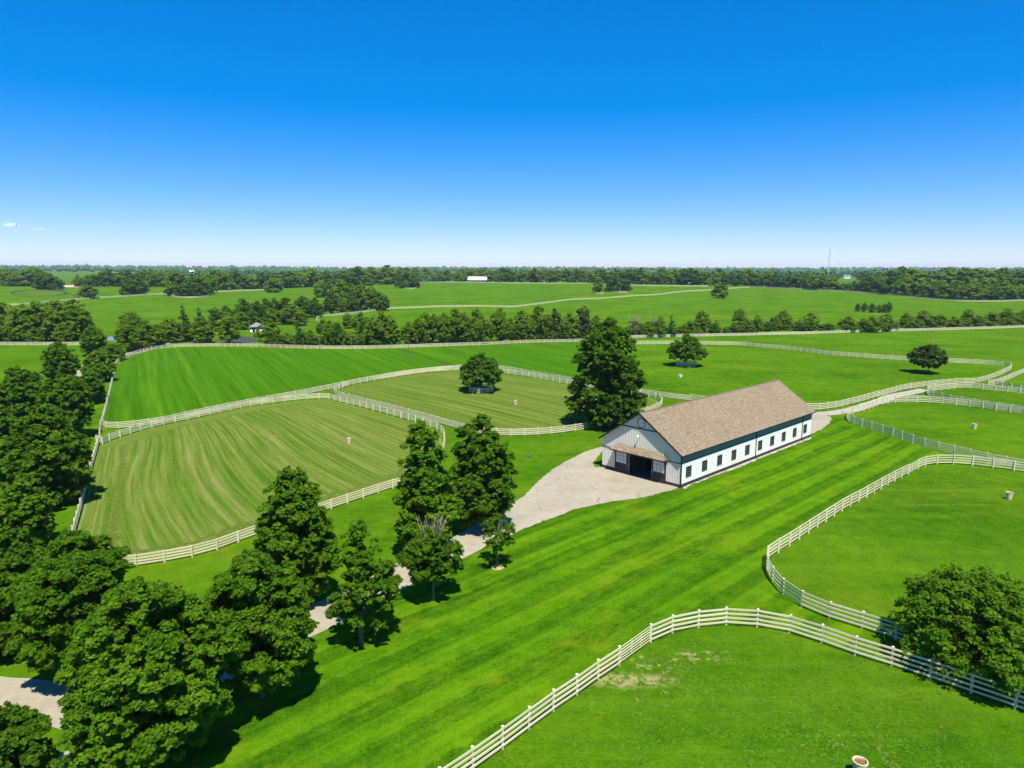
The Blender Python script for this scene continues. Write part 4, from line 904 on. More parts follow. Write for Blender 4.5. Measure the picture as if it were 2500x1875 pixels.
for x0, x1 in ((-OG-0.04, -OG), (L_+OG, L_+OG+0.04)):
    for y0 in (-OV-0.03, W_+OV+0.03):
        MB().prism([(y0, HE+0.02), (W_/2, HR+0.02), (W_/2, HR-0.20), (y0, HE-0.20)], 'x', x0, x1).build('rake_board', M['black'], roof)
gut = MB()
for y0, y1 in ((-OV-0.13, -OV-0.035), (W_+OV+0.035, W_+OV+0.13)):
    gut = MB().box(-OG, L_+OG, y0, y1, HE-0.13, HE-0.03)
    gut.build('gutter', M['black'], barn)
for x in (0.02, 18.75, 33.55):
    d = MB()
    d.box(x-0.055, x+0.055, -0.11, -0.058, 0.12, HE-0.32)
    d.tube((x, -0.09, HE-0.34), (x, -OV-0.08, HE-0.10), 0.05, 0.05, 6)
    d.tube((x, -0.09, 0.15), (x, -0.36, 0.07), 0.05, 0.05, 6)
    d.build('downspout', M['black'], barn)
for x in (-0.1, 9.5, 19.0, 28.5, L_-0.4):
    MB().tube((x, W_/2, HR), (x, W_/2, HR+0.42), 0.014, 0.008, 5).tube((x, W_/2, HR+0.12), (x, W_/2, HR+0.24), 0.06, 0.06, 8).build('lightning_rod', M['metal'], roof)
# side windows
win_root = None
for i, x in enumerate(WX):
    fr = MB()
    t_ = 0.075
    fr.box(x-WW/2, x+WW/2, -0.025, 0.10, WZ+WH/2-t_, WZ+WH/2)
    fr.box(x-WW/2, x+WW/2, -0.045, 0.10, WZ-WH/2, WZ-WH/2+t_)
    fr.box(x-WW/2, x-WW/2+t_, -0.025, 0.10, WZ-WH/2+t_, WZ+WH/2-t_)
    fr.box(x+WW/2-t_, x+WW/2, -0.025, 0.10, WZ-WH/2+t_, WZ+WH/2-t_)
    w = fr.build('window', M['frame'], barn)
    cw, ch = (WW-2*t_)/3, (WH-2*t_)/4
    for a in range(3):
        for b in range(4):
            xx, zz = x-WW/2+t_+a*cw, WZ-WH/2+t_+b*ch
            MB().box(xx+0.016, xx+cw-0.016, 0.05, 0.062, zz+0.016, zz+ch-0.016).build('pane', M['glass'], w)
    mu = MB()
    for a in (1, 2):
        mu.box(x-WW/2+t_+a*cw-0.018, x-WW/2+t_+a*cw+0.018, 0.03, 0.07, WZ-WH/2+t_, WZ+WH/2-t_)
    for b in (1, 2, 3):
        mu.box(x-WW/2+t_, x+WW/2-t_, 0.033, 0.067, WZ-WH/2+t_+b*ch-(0.03 if b == 2 else 0.018), WZ-WH/2+t_+b*ch+(0.03 if b == 2 else 0.018))
    mu.build('muntin', M['frame'], w)
# small screw-eye plates between the windows
for i in range(9):
    x = WX[i]+1.83
    if abs(x-18.75) > 0.4 and abs(x-33.55) > 0.4:
        MB().tube((x, 0.0, 1.62), (x, -0.035, 1.62), 0.055, 0.04, 8).build('wall_vent', M['metal'], barn)
# sliding doors
for (y0, y1) in ((DY[0]-0.02, DY[1]+0.05), (DY[2]-0.05, DY[3]+0.02)):
    X0, X1 = -0.17, -0.09
    door = MB().box(X0+0.03, X1, y0, y1, 0.10, DH-0.06).build('sliding_door', M['charcoal'], barn)
    fr = MB()
    e = 0.16
    fr.box(X0-0.02, X0+0.027, y0, y0+e, 0.08, DH-0.04)
    fr.box(X0-0.02, X0+0.027, y1-e, y1, 0.08, DH-0.04)
    fr.box(X0-0.02, X0+0.027, y0+e, y1-e, DH-0.22, DH-0.04)
    fr.box(X0-0.02, X0+0.027, y0+e, y1-e, 0.08, 0.26)
    fr.box(X0-0.02, X0+0.027, y0+e, y1-e, 1.16, 1.30)
    fr.build('door_frame', M['charcoal'], door)
    # cross brace on the lower half
    br = MB()
    ya, yb = y0+e+0.02, y1-e-0.02
    ym = (ya+yb)/2
    for (p, q) in (((ya, 0.28), (ym, 0.72)), ((ym, 0.72), (yb, 0.28)), ((ya, 1.14), (ym, 0.72)), ((ym, 0.72), (yb, 1.14))):
        br.tube((X0+0.012, p[0], p[1]), (X0+0.012, q[0], q[1]), 0.055, 0.055, 4)
    br.build('cross_brace', M['base'], door)
    pw, ph = (yb-ya)/3, (DH-0.24-1.32)/3
    for a in range(3):
        for b in range(3):
            MB().box(X0-0.004, X0+0.028, ya+a*pw+0.025, ya+(a+1)*pw-0.025, 1.33+b*ph+0.02, 1.33+(b+1)*ph-0.02).build('pane', M['pane_white'], door)
    hy = y1-0.08 if y0 < 4 else y0+0.08
    MB().box(X0-0.07, X0-0.02, hy-0.03, hy+0.03, 1.15, 1.45).build('handle', M['metal'], door)
# track board over the doors, jamb posts
MB().box(-0.20, -0.04, DY[0]-0.05, DY[3]+0.05, DH, DH+0.12).build('door_track', M['black'], barn)
for yj in (DY[1]+0.08, DY[2]-0.16):
    MB().box(-0.05, 0.2, yj, yj+0.08, 0.05, DH).build('door_jamb', M['metal'], barn)
# shingled pent canopy with hipped ends
cy0, cy1, cz0, cz1, cd = DY[0]-0.28, DY[3]+0.28, 3.16, 3.82, 1.05
can = MB()
n = 0
can.v = [(-cd, cy0, cz0), (-cd, cy1, cz0), (-0.036, cy1-0.75, cz1), (-0.036, cy0+0.75, cz1), (-0.036, cy0, cz0), (-0.036, cy1, cz0)]
can.f = [(0, 1, 2, 3), (0, 3, 4), (1, 5, 2), (0, 4, 5, 1), (2, 5, 4, 3)]
canopy = can.build('door_canopy', M['shingle'], barn)
canopy['label'] = 'tan shingled pent canopy over the doors'
csh = shingles('shingle', 0, cy1-cy0, (0.0, 0.0), cd-0.036, cz1-cz0, 0.42, 0.19, None, lambda t: 0.75*max(0, t))
csh.parent = canopy
csh.matrix_local = Matrix.Translation((-cd, cy1, cz0+0.012)) @ Matrix.Rotation(R(-90), 4, 'Z')
MB().box(-cd-0.03, -cd, cy0-0.03, cy1+0.03, cz0-0.14, cz0+0.0).build('fascia', M['black'], canopy)
for yy in (cy0-0.03, cy1):
    MB().box(-cd, -0.04, yy, yy+0.03, cz0-0.14, cz0-0.005).build('fascia', M['black'], canopy)
for yy in (cy0+0.35, cy1-0.35):
    MB().tube((-0.05, yy, cz0-0.75), (-cd+0.15, yy, cz0-0.1), 0.04, 0.04, 4).build('bracket', M['black'], canopy)
# gooseneck flood light on the gable
fl = MB()
fl.tube((0.0, W_/2+0.15, 5.30), (-0.32, W_/2+0.15, 5.42), 0.03, 0.03, 6)
lamp = fl.build('flood_light', M['metal'], barn)
MB().tube((-0.30, W_/2+0.15, 5.46), (-0.46, W_/2+0.15, 5.24), 0.06, 0.15, 10).build('lamp_shade', M['whiteroof'], lamp)
MB().box(-0.10, 0.0, W_/2-1.0, W_/2-0.86, 5.75, 5.86).build('security_camera', M['whiteroof'], barn)
# round sign high in the gable with a line of small lettering
sg = MB()
ring_n = 40
def disc(r0, r1, x0, x1):
    mb = MB()
    for i in range(ring_n):
        a0, a1 = 2*math.pi*i/ring_n, 2*math.pi*(i+1)/ring_n
        pts = [(W_/2-0.10+r*math.cos(a), 7.08+r*math.sin(a)) for (r, a) in ((r0, a0), (r1, a0), (r1, a1), (r0, a1))]
        mb.prism(pts, 'x', x0, x1)
    return mb
sign = MB().prism([(W_/2-0.10+0.55*math.cos(2*math.pi*i/ring_n), 7.08+0.55*math.sin(2*math.pi*i/ring_n)) for i in range(ring_n)], 'x', -0.075, -0.04).build('round_sign', M['ribwhite'], barn)
disc(0.52, 0.60, -0.095, -0.076).build('rim', M['base'], sign)
le = MB()
yy = W_/2-0.10+0.40
wd = [0.05, 0.06, 0.04, 0.05, 0.03, 0.05, 0.05, 0.04, 0.05, 0.06]
for k, w in enumerate(wd):
    hgt = 0.10 if k in (0, 9) else 0.055
    le.box(-0.082, -0.0755, yy-w, yy, 7.06, 7.06+hgt)
    yy -= w+0.033
le.build('lettering', M['base'], sign)
# aisle: floor, stall fronts, ceiling joists
MB().box(0.0, L_-0.2, 0.17, W_-0.17, -0.04, 0.06).build('aisle_floor', M['floor_in'], barn)
for yy in (3.7, 8.2):
    sf = MB().box(0.4, L_-0.3, yy-0.05, yy+0.05, 0.06, 2.6).build('stall_front', M['wood_dark'], barn)
    for i in range(10):
        x = 0.5+3.66*i
        MB().box(x-0.09, x+0.09, yy-0.10, yy+0.10, 0.06, HT).build('stall_post', M['metal'] if i == 1 else M['wood_dark'], sf)
MB().box(0.2, L_-0.2, 0.2, W_-0.2, HT+0.02, HT+0.10).build('loft_floor', M['wood_dark'], barn)

# ------------------------------------------------------------------ fences
def post_mesh(h, w=0.13):
    mb = MB()
    a = w/2
    mb.box(-a, a, -a, a, -0.25, h-0.03)
    k = a+0.015
    n = len(mb.v)
    mb.v += [(-k, -k, h-0.03), (k, -k, h-0.03), (k, k, h-0.03), (-k, k, h-0.03), (-k, -k, h), (k, -k, h), (k, k, h), (-k, k, h), (0, 0, h+0.045)]
    mb.f += [(n, n+3, n+2, n+1), (n, n+1, n+5, n+4), (n+1, n+2, n+6, n+5), (n+2, n+3, n+7, n+6), (n+3, n, n+4, n+7), (n+4, n+5, n+8), (n+5, n+6, n+8), (n+6, n+7, n+8), (n+7, n+4, n+8)]
    return mb
RAIL = MB().box(-0.5, 0.5, -0.5, 0.5, -0.5, 0.5).mesh('rail')
RAIL.materials.append(M['cream'])
POSTS = {}
def post_data(h):
    if h not in POSTS:
        POSTS[h] = post_mesh(h).mesh('post')
        POSTS[h].materials.append(M['cream'])
    return POSTS[h]
def rail_matrix(p, q, off, w=0.14, t=0.035):
    d = q-p
    x = d.normalized()
    yv = Vector((-x.y, x.x, 0)).normalized()
    z = x.cross(yv)
    m = Matrix((x*(d.length+0.04), yv*t, z*w)).transposed().to_4x4()
    m.translation = (p+q)/2+yv*off
    return m
def fence(keys, label, group=None, mat='cream', near=True, side=1, spacing=2.25, nrails=4, name='board_fence', gates=()):
    if isinstance(keys, str):
        keys = (keys,)
    pts0 = FENCES[keys[0]][1][0]
    root = thing(name, (pts0[0], pts0[1], terrain(*pts0)), 0, label, 'fence', group)
    inv = Matrix.Translation((-pts0[0], -pts0[1], -terrain(*pts0)))
    panels, posts = [], []
    for key in keys:
        h, pts = FENCES[key]
        c = resample(pts, spacing)
        g = [Vector((p.x, p.y, terrain(p.x, p.y))) for p in c]
        closed = (Vector(pts[0])-Vector(pts[-1])).length < 0.5
        posts += [(p, h) for p in (g[:-1] if closed else g)]
        panels += [(a, b, h) for a, b in zip(g, g[1:])]
    if not near:
        mb, mr_ = MB(), MB()
        for p, h in posts:
            q = p-Vector(root.location)
            mb.box(q.x-0.07, q.x+0.07, q.y-0.07, q.y+0.07, q.z-0.2, q.z+h)
        for a, b, h in panels:
            a, b = a-Vector(root.location), b-Vector(root.location)
            d = (b-a).normalized()
            nv = Vector((-d.y, d.x, 0))*0.02
            for k in range(nrails):
                z = h*(0.20+0.72*k/(nrails-1))
                n = len(mr_.v)
                for e in (a, b):
                    for (s_, dz) in ((-1, -0.075), (1, -0.075), (1, 0.075), (-1, 0.075)):
                        mr_.v.append(tuple(e+nv*s_+Vector((0, 0, z+dz))))
                mr_.f += [(n, n+1, n+2, n+3), (n+7, n+6, n+5, n+4)]+[(n+i, n+4+i, n+4+(i+1) % 4, n+(i+1) % 4) for i in range(4)]
        for nm, m_ in (('post', mb), ('rail', mr_)):
            o = m_.build(nm, M[mat], root)
            o['kind'] = 'stuff'
        return root
    cam_xy = Vector((0, 0, 26))
    posts.sort(key=lambda t: (t[0]-cam_xy).length)
    for p, h in posts:
        o = bpy.data.objects.new('post', post_data(h))
        COL.objects.link(o)
        o.parent = root
        o.location = p-Vector(root.location)
        o.rotation_euler = (rnd.uniform(-0.02, 0.02), rnd.uniform(-0.02, 0.02), 0)
        o['h'] = h
    panels.sort(key=lambda t: ((t[0]+t[1])/2-cam_xy).length)
    rest = MB()
    for i, (a, b, h) in enumerate(panels):
        for k in range(nrails):
            z = h*(0.20+0.72*k/(nrails-1))
            dz = Vector((0, 0, z+rnd.uniform(-0.012, 0.012)))
            dz2 = Vector((0, 0, z+rnd.uniform(-0.012, 0.012)))
            m = inv @ rail_matrix(a+dz, b+dz2, 0.085*side)
            if (i+1)*nrails <= 300:
                o = bpy.data.objects.new('rail', RAIL)
                COL.objects.link(o)
                o.parent = root
                o.matrix_local = m
            else:
                n = len(rest.v)
                for v in RAIL.vertices:
                    rest.v.append(tuple(m @ v.co))
                for f in RAIL.polygons:
                    rest.f.append(tuple(n+j for j in f.vertices))
    if rest.v:
        o = rest.build('rail', M['cream'], root)
        o['kind'] = 'stuff'
    return root

def gate(p, q, label, h=1.35, bars=6):
    p, q = Vector((*p, terrain(*p))), Vector((*q, terrain(*q)))
    d = q-p
    root = thing('field_gate', p, math.atan2(d.y, d.x), label, 'gate')
    Lg = d.length-0.3
    for k in range(bars):
        z = 0.22+(h-0.3)*k/(bars-1)
        MB().tube((0.15, 0, z), (0.15+Lg, 0, z), 0.028, 0.028, 6).build('gate_bar', M['cream'], root)
    for t in (0.0, 0.36, 0.68, 1.0):
        MB().box(0.15+Lg*t-0.03, 0.15+Lg*t+0.03, -0.045, -0.026, 0.18, h).build('gate_upright', M['cream'], root)
    return root

fence(('front', 'front_b'), 'cream board fence in front, curving past the leafy bush, with a gate in it', side=-1)
gate(FENCES['front'][1][-1], FENCES['front_b'][1][0], 'six-bar cream gate set in the front fence near bare soil patches')
fence(('pasture', 'pasture_b'), 'cream board fence around the pasture with one tub, ending behind the leafy bush', side=1)
gate(FENCES['pasture'][1][-1], FENCES['pasture_b'][1][0], 'cream bar gate in the pasture fence at its rounded far corner')
fence('lane', 'cream board fence around the small paddock beside the rear concrete apron', side=1)
fence('inner', 'cream board fence around the narrow paddock beyond the farm track, rounded at one end', side=1)
fence('corner', 'cream board fence climbing away beyond the narrow paddock', side=1)
fence('corner_b', 'short cream fence run joining the narrow paddock to the climbing fence', side=1)
fence('barnback', 'long cream fence sweeping from behind the barn round the pasture with the lone round tree', side=-1)
fence('roadside', 'white board fence round the raked field, past the hedgerow and the tree-lined lane', side=1)
fence('upperlane', 'cream lane fence between the raked field and the mown paddocks', side=-1)
fence('mowntop', 'cream board fence along the upper edge of the olive striped paddock', side=1)
fence('mownfront', 'cream board fence between the driveway lawn and the olive striped paddock', side=-1)
fence('centre', 'cream board fence looping round the olive paddock with the guarded tree', side=-1)
fence('treeline', 'white board fence in front of the line of low trees beyond the pasture', near=False)
fence('leftlane', 'white board fence in front of the wood by the pond', near=False)
fence('farfield', 'white fence winding across the far green fields', near=False)
fence('farleft', 'white fence along the far field beyond the wood and the pond', near=False)
fence('beltright', 'weathered fence at the foot of the long tree belt below the mast', near=False)
fence('crest', 'white fence along the hill crest before the white-roofed barn', near=False)
fence('islandleft', 'short pale fence arc in front of the dense tree island in the far field', near=False)
fence('islandmid', 'short pale fence arc in front of the tree clump on the hill', near=False)
fence(('islandright', 'islandrightb'), 'pale fence arcs in front of the scattered clump by the winding fence', near=False)
fence('looptop', 'pale fence loop in front of the hill grove', near=False)

fence('oval', 'dark brown fence forming an oval ring in the far pond-side field', mat='pole', near=False)
fence('ovalside', 'dark brown fence slanting down beside the oval ring', mat='pole', near=False)
# round guard fences about two trees
def ring_fence(c, r, h, label):
    root = thing('tree_guard', (c[0], c[1], terrain(*c)), 0, label, 'fence')
    n = 10
    pts = [Vector((r*math.cos(2*math.pi*i/n+0.3), r*math.sin(2*math.pi*i/n+0.3), 0)) for i in range(n)]
    for i, p in enumerate(pts):
        o = bpy.data.objects.new('post', post_data(h))
        COL.objects.link(o)
        o.parent = root
        o.location = p
        q = pts[(i+1) % n]
        for k in range(4):
            z = Vector((0, 0, h*(0.2+0.72*k/3)))
            rr = bpy.data.objects.new('rail', RAIL)
            COL.objects.link(rr)
            rr.parent = root
            rr.matrix_local = rail_matrix(p+z, q+z, -0.085)

# ------------------------------------------------------------------ trees
PROF = {
    'maple': [(0, .50), (.10, .82), (.30, 1), (.55, .95), (.75, .76), (.9, .48), (1, .18)],
    'cone':  [(0, .55), (.10, .95), (.25, 1), (.5, .70), (.75, .38), (.92, .16), (1, .05)],
    'tall':  [(0, .45), (.10, .82), (.26, 1), (.44, .96), (.6, .80), (.76, .72), (.9, .50), (1, .20)],
    'round': [(0, .45), (.2, .85), (.5, 1), (.8, .72), (1, .25)],
    'spread': [(0, .75), (.2, 1), (.45, .95), (.7, .75), (1, .35)],
    'skirt': [(0, .80), (.12, 1), (.35, .92), (.55, .82), (.75, .68), (.9, .48), (1, .18)],
    'dome': [(0, .75), (.12, 1), (.35, .97), (.6, .80), (.82, .52), (1, .16)],
}
def leaves_mesh(name, pos, nrm, size, tint, g):
    """one folded diamond leaf per point"""
    n = len(pos)
    nrm = nrm/np.maximum(1e-6, np.linalg.norm(nrm, axis=1))[:, None]
    r = g.normal(size=(n, 3))
    t = np.cross(nrm, r)
    t /= np.maximum(1e-6, np.linalg.norm(t, axis=1))[:, None]
    b = np.cross(nrm, t)
    L = (size*g.uniform(0.7, 1.3, n))[:, None]
    w = L*0.42
    v = np.empty((n, 4, 3))
    v[:, 0] = pos-t*L*0.5
    v[:, 1] = pos+b*w-nrm*L*0.14
    v[:, 2] = pos+t*L*0.5-nrm*L*0.10
    v[:, 3] = pos-b*w-nrm*L*0.14
    m = bpy.data.meshes.new(name)
    m.vertices.add(n*4)
    m.vertices.foreach_set('co', v.reshape(-1).astype(np.float32))
    m.loops.add(n*4)
    m.loops.foreach_set('vertex_index', np.arange(n*4, dtype=np.int32))
    m.polygons.add(n)
    m.polygons.foreach_set('loop_start', np.arange(0, n*4, 4, dtype=np.int32))
    m.polygons.foreach_set('loop_total', np.full(n, 4, dtype=np.int32))
    at = m.attributes.new('tint', 'FLOAT', 'FACE')
    at.data.foreach_set('value', np.clip(tint, 0, 1).astype(np.float32))
    m.update(calc_edges=True)
    return m

def crown_clumps(g, Ht, Rd, zc, prof, ncl, rel, lean=0.0):
    pr = PROF[prof]
    ts, rs = np.array([p[0] for p in pr]), np.array([p[1] for p in pr])
    C, Q = [], []
    gold = 2.39996
    k0 = g.uniform(0, 6)
    lob = g.uniform(-1, 1, 6)
    k1 = int(g.integers(0, 50))
    for i in range(ncl):
        while True:
            t = (k1*0.754877+g.uniform(0, 0.06)) % 1.0
            k1 += 1
            if g.uniform() < np.interp(t, ts, rs)+0.12:
                break
        a = i*gold+k0+g.normal()*0.3
        rr = np.interp(t, ts, rs)*Rd
        rr *= 1+0.12*(lob[0]*np.sin(a+lob[1]*3)+lob[2]*np.sin(2*a+lob[3]*3))+0.05*np.sin(7*t+lob[4]*3+a)
        cr = rel*Rd*g.uniform(0.72, 1.30)*(0.70+0.30*np.interp(t, ts, rs))
        fr = g.uniform(0.82, 1.03) if g.uniform() < 0.70 else g.uniform(0.1, 0.75)
        d = max(0.0, rr-cr*0.65)*fr
        z = zc*Ht+t*(Ht*(1-zc)-cr*0.5)
        C.append((d*math.cos(a), d*math.sin(a), z))
        Q.append(cr)
    # the leader
    C.append((0, 0, Ht-rel*Rd*0.55))
    Q.append(rel*Rd*0.6)
    return np.array(C), np.array(Q)

LEAVES = [0]
def crown_mesh(name, seed, Ht, Rd, zc, prof, ncl, rel, leaf, cover=1.0, squash=0.72, shell=0.6, outb=0.45, upb=0.75, tint0=0.47):
    g = np.random.default_rng(seed)
    C, Q = crown_clumps(g, Ht, Rd, zc, prof, ncl, rel)
    # each clump breaks into sprays of leaves
    ns = np.maximum(5, (10*(Q/Q.mean())**2)).astype(int)
    si = np.repeat(np.arange(len(C)), ns)
    m = len(si)
    d = g.normal(size=(m, 3))
    d[:, 2] = d[:, 2]*0.8+0.30
    d /= np.linalg.norm(d, axis=1)[:, None]
    rad = g.uniform(0.55, 1.12, m)
    S = C[si]+d*(Q[si]*rad)[:, None]*np.array([1, 1, squash])
    SR = Q[si]*g.uniform(0.26, 0.46, m)
    per = np.maximum(4, cover*1.0*4*np.pi*SR**2/(leaf*leaf*0.42)).astype(int)
    idx = np.repeat(np.arange(m), per)
    n = len(idx)
    u = g.normal(size=(n, 3))
    u /= np.linalg.norm(u, axis=1)[:, None]
    off = u*(SR[idx]*g.uniform(0.25, 1.15, n)**0.7)[:, None]
    off[:, 2] *= 0.62
    # sprays droop at their outer ends
    out = d[idx]
    off[:, 2] -= 0.25*np.maximum(0, (off[:, :2]*out[:, :2]).sum(1))
    pos = S[idx]+off
    nrm = u*0.35+out*outb+np.array([0, 0, upb])+g.normal(size=(n, 3))*0.55
    ct = g.uniform(-0.12, 0.12, len(C))
    st_ = g.normal(size=m)*0.10
    tint = tint0+ct[si][idx]+st_[idx]+g.normal(size=n)*0.12
    pos[:, 2] = np.maximum(pos[:, 2], 0.25)
    LEAVES[0] += n
    return leaves_mesh(name, pos, nrm, leaf, tint, g), C, Q

def trunk_mesh(name, seed, Ht, Rd, zc, C, Q, nlimb=14, r0=None, seg=7):
    g = random.Random(seed)
    mb = MB()
    r0 = r0 or max(0.10, Ht*0.019)
    pts = [Vector((0, 0, -0.3))]
    nseg = 6
    for i in range(1, nseg+1):
        t = i/nseg
        pts.append(Vector((g.uniform(-1, 1)*0.03*Ht*t, g.uniform(-1, 1)*0.03*Ht*t, Ht*0.88*t)))
    mb.tube(pts[0], pts[0]+Vector((0, 0, 0.55)), r0*1.55, r0*1.05, seg)
    for i in range(nseg):
        mb.tube(pts[i], pts[i+1], r0*(1.05-0.9*i/nseg), r0*(1.05-0.9*(i+1)/nseg), seg)
    order = list(range(len(C)))
    g.shuffle(order)
    for i in order[:nlimb]:
        c = Vector(C[i])
        z = max(zc*Ht*0.8, c.z-0.55*math.hypot(c.x, c.y)-0.4)
        t = min(0.999, z/(Ht*0.88))
        k = int(t*nseg)
        b = pts[k].lerp(pts[k+1], t*nseg-k)
        mid = b.lerp(c, 0.5)+Vector((0, 0, 0.12*(c-b).length))
        rr = r0*(0.45-0.3*t)
        mb.tube(b, mid, rr, rr*0.6, 5)
        mb.tube(mid, c, rr*0.6, rr*0.15, 5)
    return mb.mesh(name)

NEAR = {k: (x, y, h, r) for k, x, y, h, r in NEAR_TREES}
def near_tree(key, name, label, cat='tree', prof='maple', zc=0.16, ncl=95, rel=0.25, mat='leaf_broad', group=None, seed=1, cover=1.0, leafk=1.0, nlimb=16, squash=0.72, shell=0.38):
    x, y, h, r = NEAR[key]
    z = terrain(x, y)
    root = thing(name, (x, y, z), 0, label, cat, group)
    leaf = max(0.20, math.hypot(x, y)*0.0047)*leafk
    cm, C, Q = crown_mesh('crown', seed, h, r*0.97, zc, prof, ncl, rel, leaf, cover, squash, shell)
    link('crown', cm, root, M[mat])
    link('trunk', trunk_mesh('trunk', seed, h, r, zc, C, Q, nlimb), root, M['bark'])
    return root, C, Q

near_tree('B', 'maple_tree', 'biggest foreground maple, covering the fork of the driveway and its spur', seed=22, ncl=190, rel=0.21)
near_tree('T2', 'maple_tree', 'broad dark maple on the grass across the driveway from the biggest one', seed=23, ncl=130, rel=0.24)
near_tree('T3', 'maple_tree', 'full round-topped maple hiding the driveway, next to the maple with the thin leader', seed=24, ncl=130, prof='maple')
near_tree('T4', 'maple_tree', 'maple with a thin pointed leader and short bare trunk on the lawn edge', seed=25, ncl=80, prof='dome', zc=0.20, rel=0.22, cover=0.85)
near_tree('T5', 'maple_tree', 'tall tapering maple between the driveway and the mown paddock fence', seed=26, ncl=150, prof='tall', zc=0.10)
r6, C6, Q6 = near_tree('T6', 'maple_tree', 'round lawn maple with bare dead branches sticking out of its top', seed=27, ncl=60, prof='round', zc=0.34, rel=0.27, mat='leaf_dark')
near_tree('T7', 'maple_tree', 'tall narrow maple behind the one with dead branches', seed=28, ncl=150, prof='tall', zc=0.10, rel=0.27)
near_tree('T8', 'maple_tree', 'tall dark maple by the driveway, nearest of the row to the barn apron', seed=29, ncl=150, prof='tall', zc=0.10, mat='leaf_dark', rel=0.26)
near_tree('T9', 'maple_sapling', 'thin sparse young maple with a slim bare trunk and mulch ring', seed=30, ncl=26, prof='round', zc=0.36, rel=0.26, cover=0.42, mat='leaf_dark', nlimb=20)
near_tree('T10', 'broadleaf_tree', 'huge dark tree towering beside the barn gable', seed=41, ncl=210, prof='skirt', zc=0.06, rel=0.18, mat='leaf_dark', cover=0.8, nlimb=40)
near_tree('T11', 'broadleaf_tree', 'low cone-shaped tree inside a round guard fence in the olive paddock', seed=32, ncl=100, prof='dome', zc=0.24, rel=0.2, mat='leaf_broad')
near_tree('T12', 'broadleaf_tree', 'wide cone-shaped tree inside a round guard fence in the green pasture', seed=36, ncl=100, prof='dome', zc=0.24, rel=0.2, mat='leaf_dark')
near_tree('T13', 'broadleaf_tree', 'lone round-headed tree with a clear bare trunk in the open pasture', seed=34, ncl=80, prof='round', zc=0.26, rel=0.2, mat='leaf_olive', cover=0.7)
near_tree('T14', 'spreading_bush', 'broad leafy tree-like bush overhanging the lane between two cream fences', 'bush', 'spread', 0.14, 150, 0.17, 'leaf_broad', seed=37, cover=0.42, nlimb=70, leafk=0.9)
NL = {
 'La': 'rounded tree by the pale lane, nearest the wood', 'Lb': 'broad flat-topped tree where the lane meets the raked field fence',
 'Lc': 'small tree squeezed against the raked field fence', 'Ld': 'dark broad tree across the lane from the raked field',
 'Le': 'bright full maple beside the raked field fence corner', 'Lf': 'biggest maple in the roadside row, beside the olive paddock corner',
 'Lg': 'maple half hidden behind the biggest roadside maple', 'Lh': 'low bright maple shading the olive paddock side fence',
 'Li': 'spreading maple at the lower corner of the olive paddock', 'Lj': 'maple behind the spreading corner maple',
 'Lk': 'maple by the grass verge with deep shade under it', 'Lm': 'small leafy tree beside the driveway spur', 'Ln': 'dark round tree standing between the pond and the lane',
}
for i, (k, lab) in enumerate(NL.items()):
    near_tree(k, 'maple_tree', lab, seed=50+i, ncl=150 if k == 'Lf' else 105, prof=('maple', 'round', 'maple')[i % 3], zc=0.10, rel=0.24, mat=('leaf_broad', 'leaf_broad', 'leaf_dark')[i % 3] if k != 'Ld' else 'leaf_dark')
# bare branches on the damaged maple
g = random.Random(3)
db = MB()
x6, y6, h6, rr6 = NEAR['T6']
for i in range(20):
    a = g.uniform(0, 6.28)
    sp = g.uniform(0.2, 1.55)
    p = Vector((0.15*math.cos(a), 0.15*math.sin(a), h6*0.62))
    q = Vector((sp*1.0*math.cos(a), sp*1.0*math.sin(a), h6*g.uniform(0.98, 1.22)))
    m_ = p.lerp(q, 0.55)+Vector((g.uniform(-.12, .12), g.uniform(-.12, .12), 0.1))
    db.tube(p, m_, 0.04, 0.026, 5)
    db.tube(m_, q, 0.026, 0.01, 4)
    for _ in range(3):
        s_ = m_.lerp(q, g.uniform(0.1, 0.8))
        db.tube(s_, s_+Vector((g.uniform(-.4, .4), g.uniform(-.4, .4), g.uniform(.15, .6))), 0.013, 0.006, 4)
o = db.build('bare_branches', M['deadwood'], r6)
o['label'] = 'bleached bare dead branches'
# mulch ring at the sapling
x9, y9, _, _ = NEAR['T9']
sapl = [o for o in bpy.data.objects if o.name == 'maple_sapling'][0]
mu = MB().lathe([(0.0, 0.10), (0.25, 0.09), (0.5, 0.05), (0.62, 0.0), (0.55, -0.05)], 14).build('mulch_ring', M['straw'], sapl)
ring_fence(NEAR['T11'][:2], 2.6, 1.15, 'round cream guard fence about the tree in the olive paddock')
ring_fence(NEAR['T12'][:2], 2.7, 1.15, 'round cream guard fence about the tree in the green pasture')

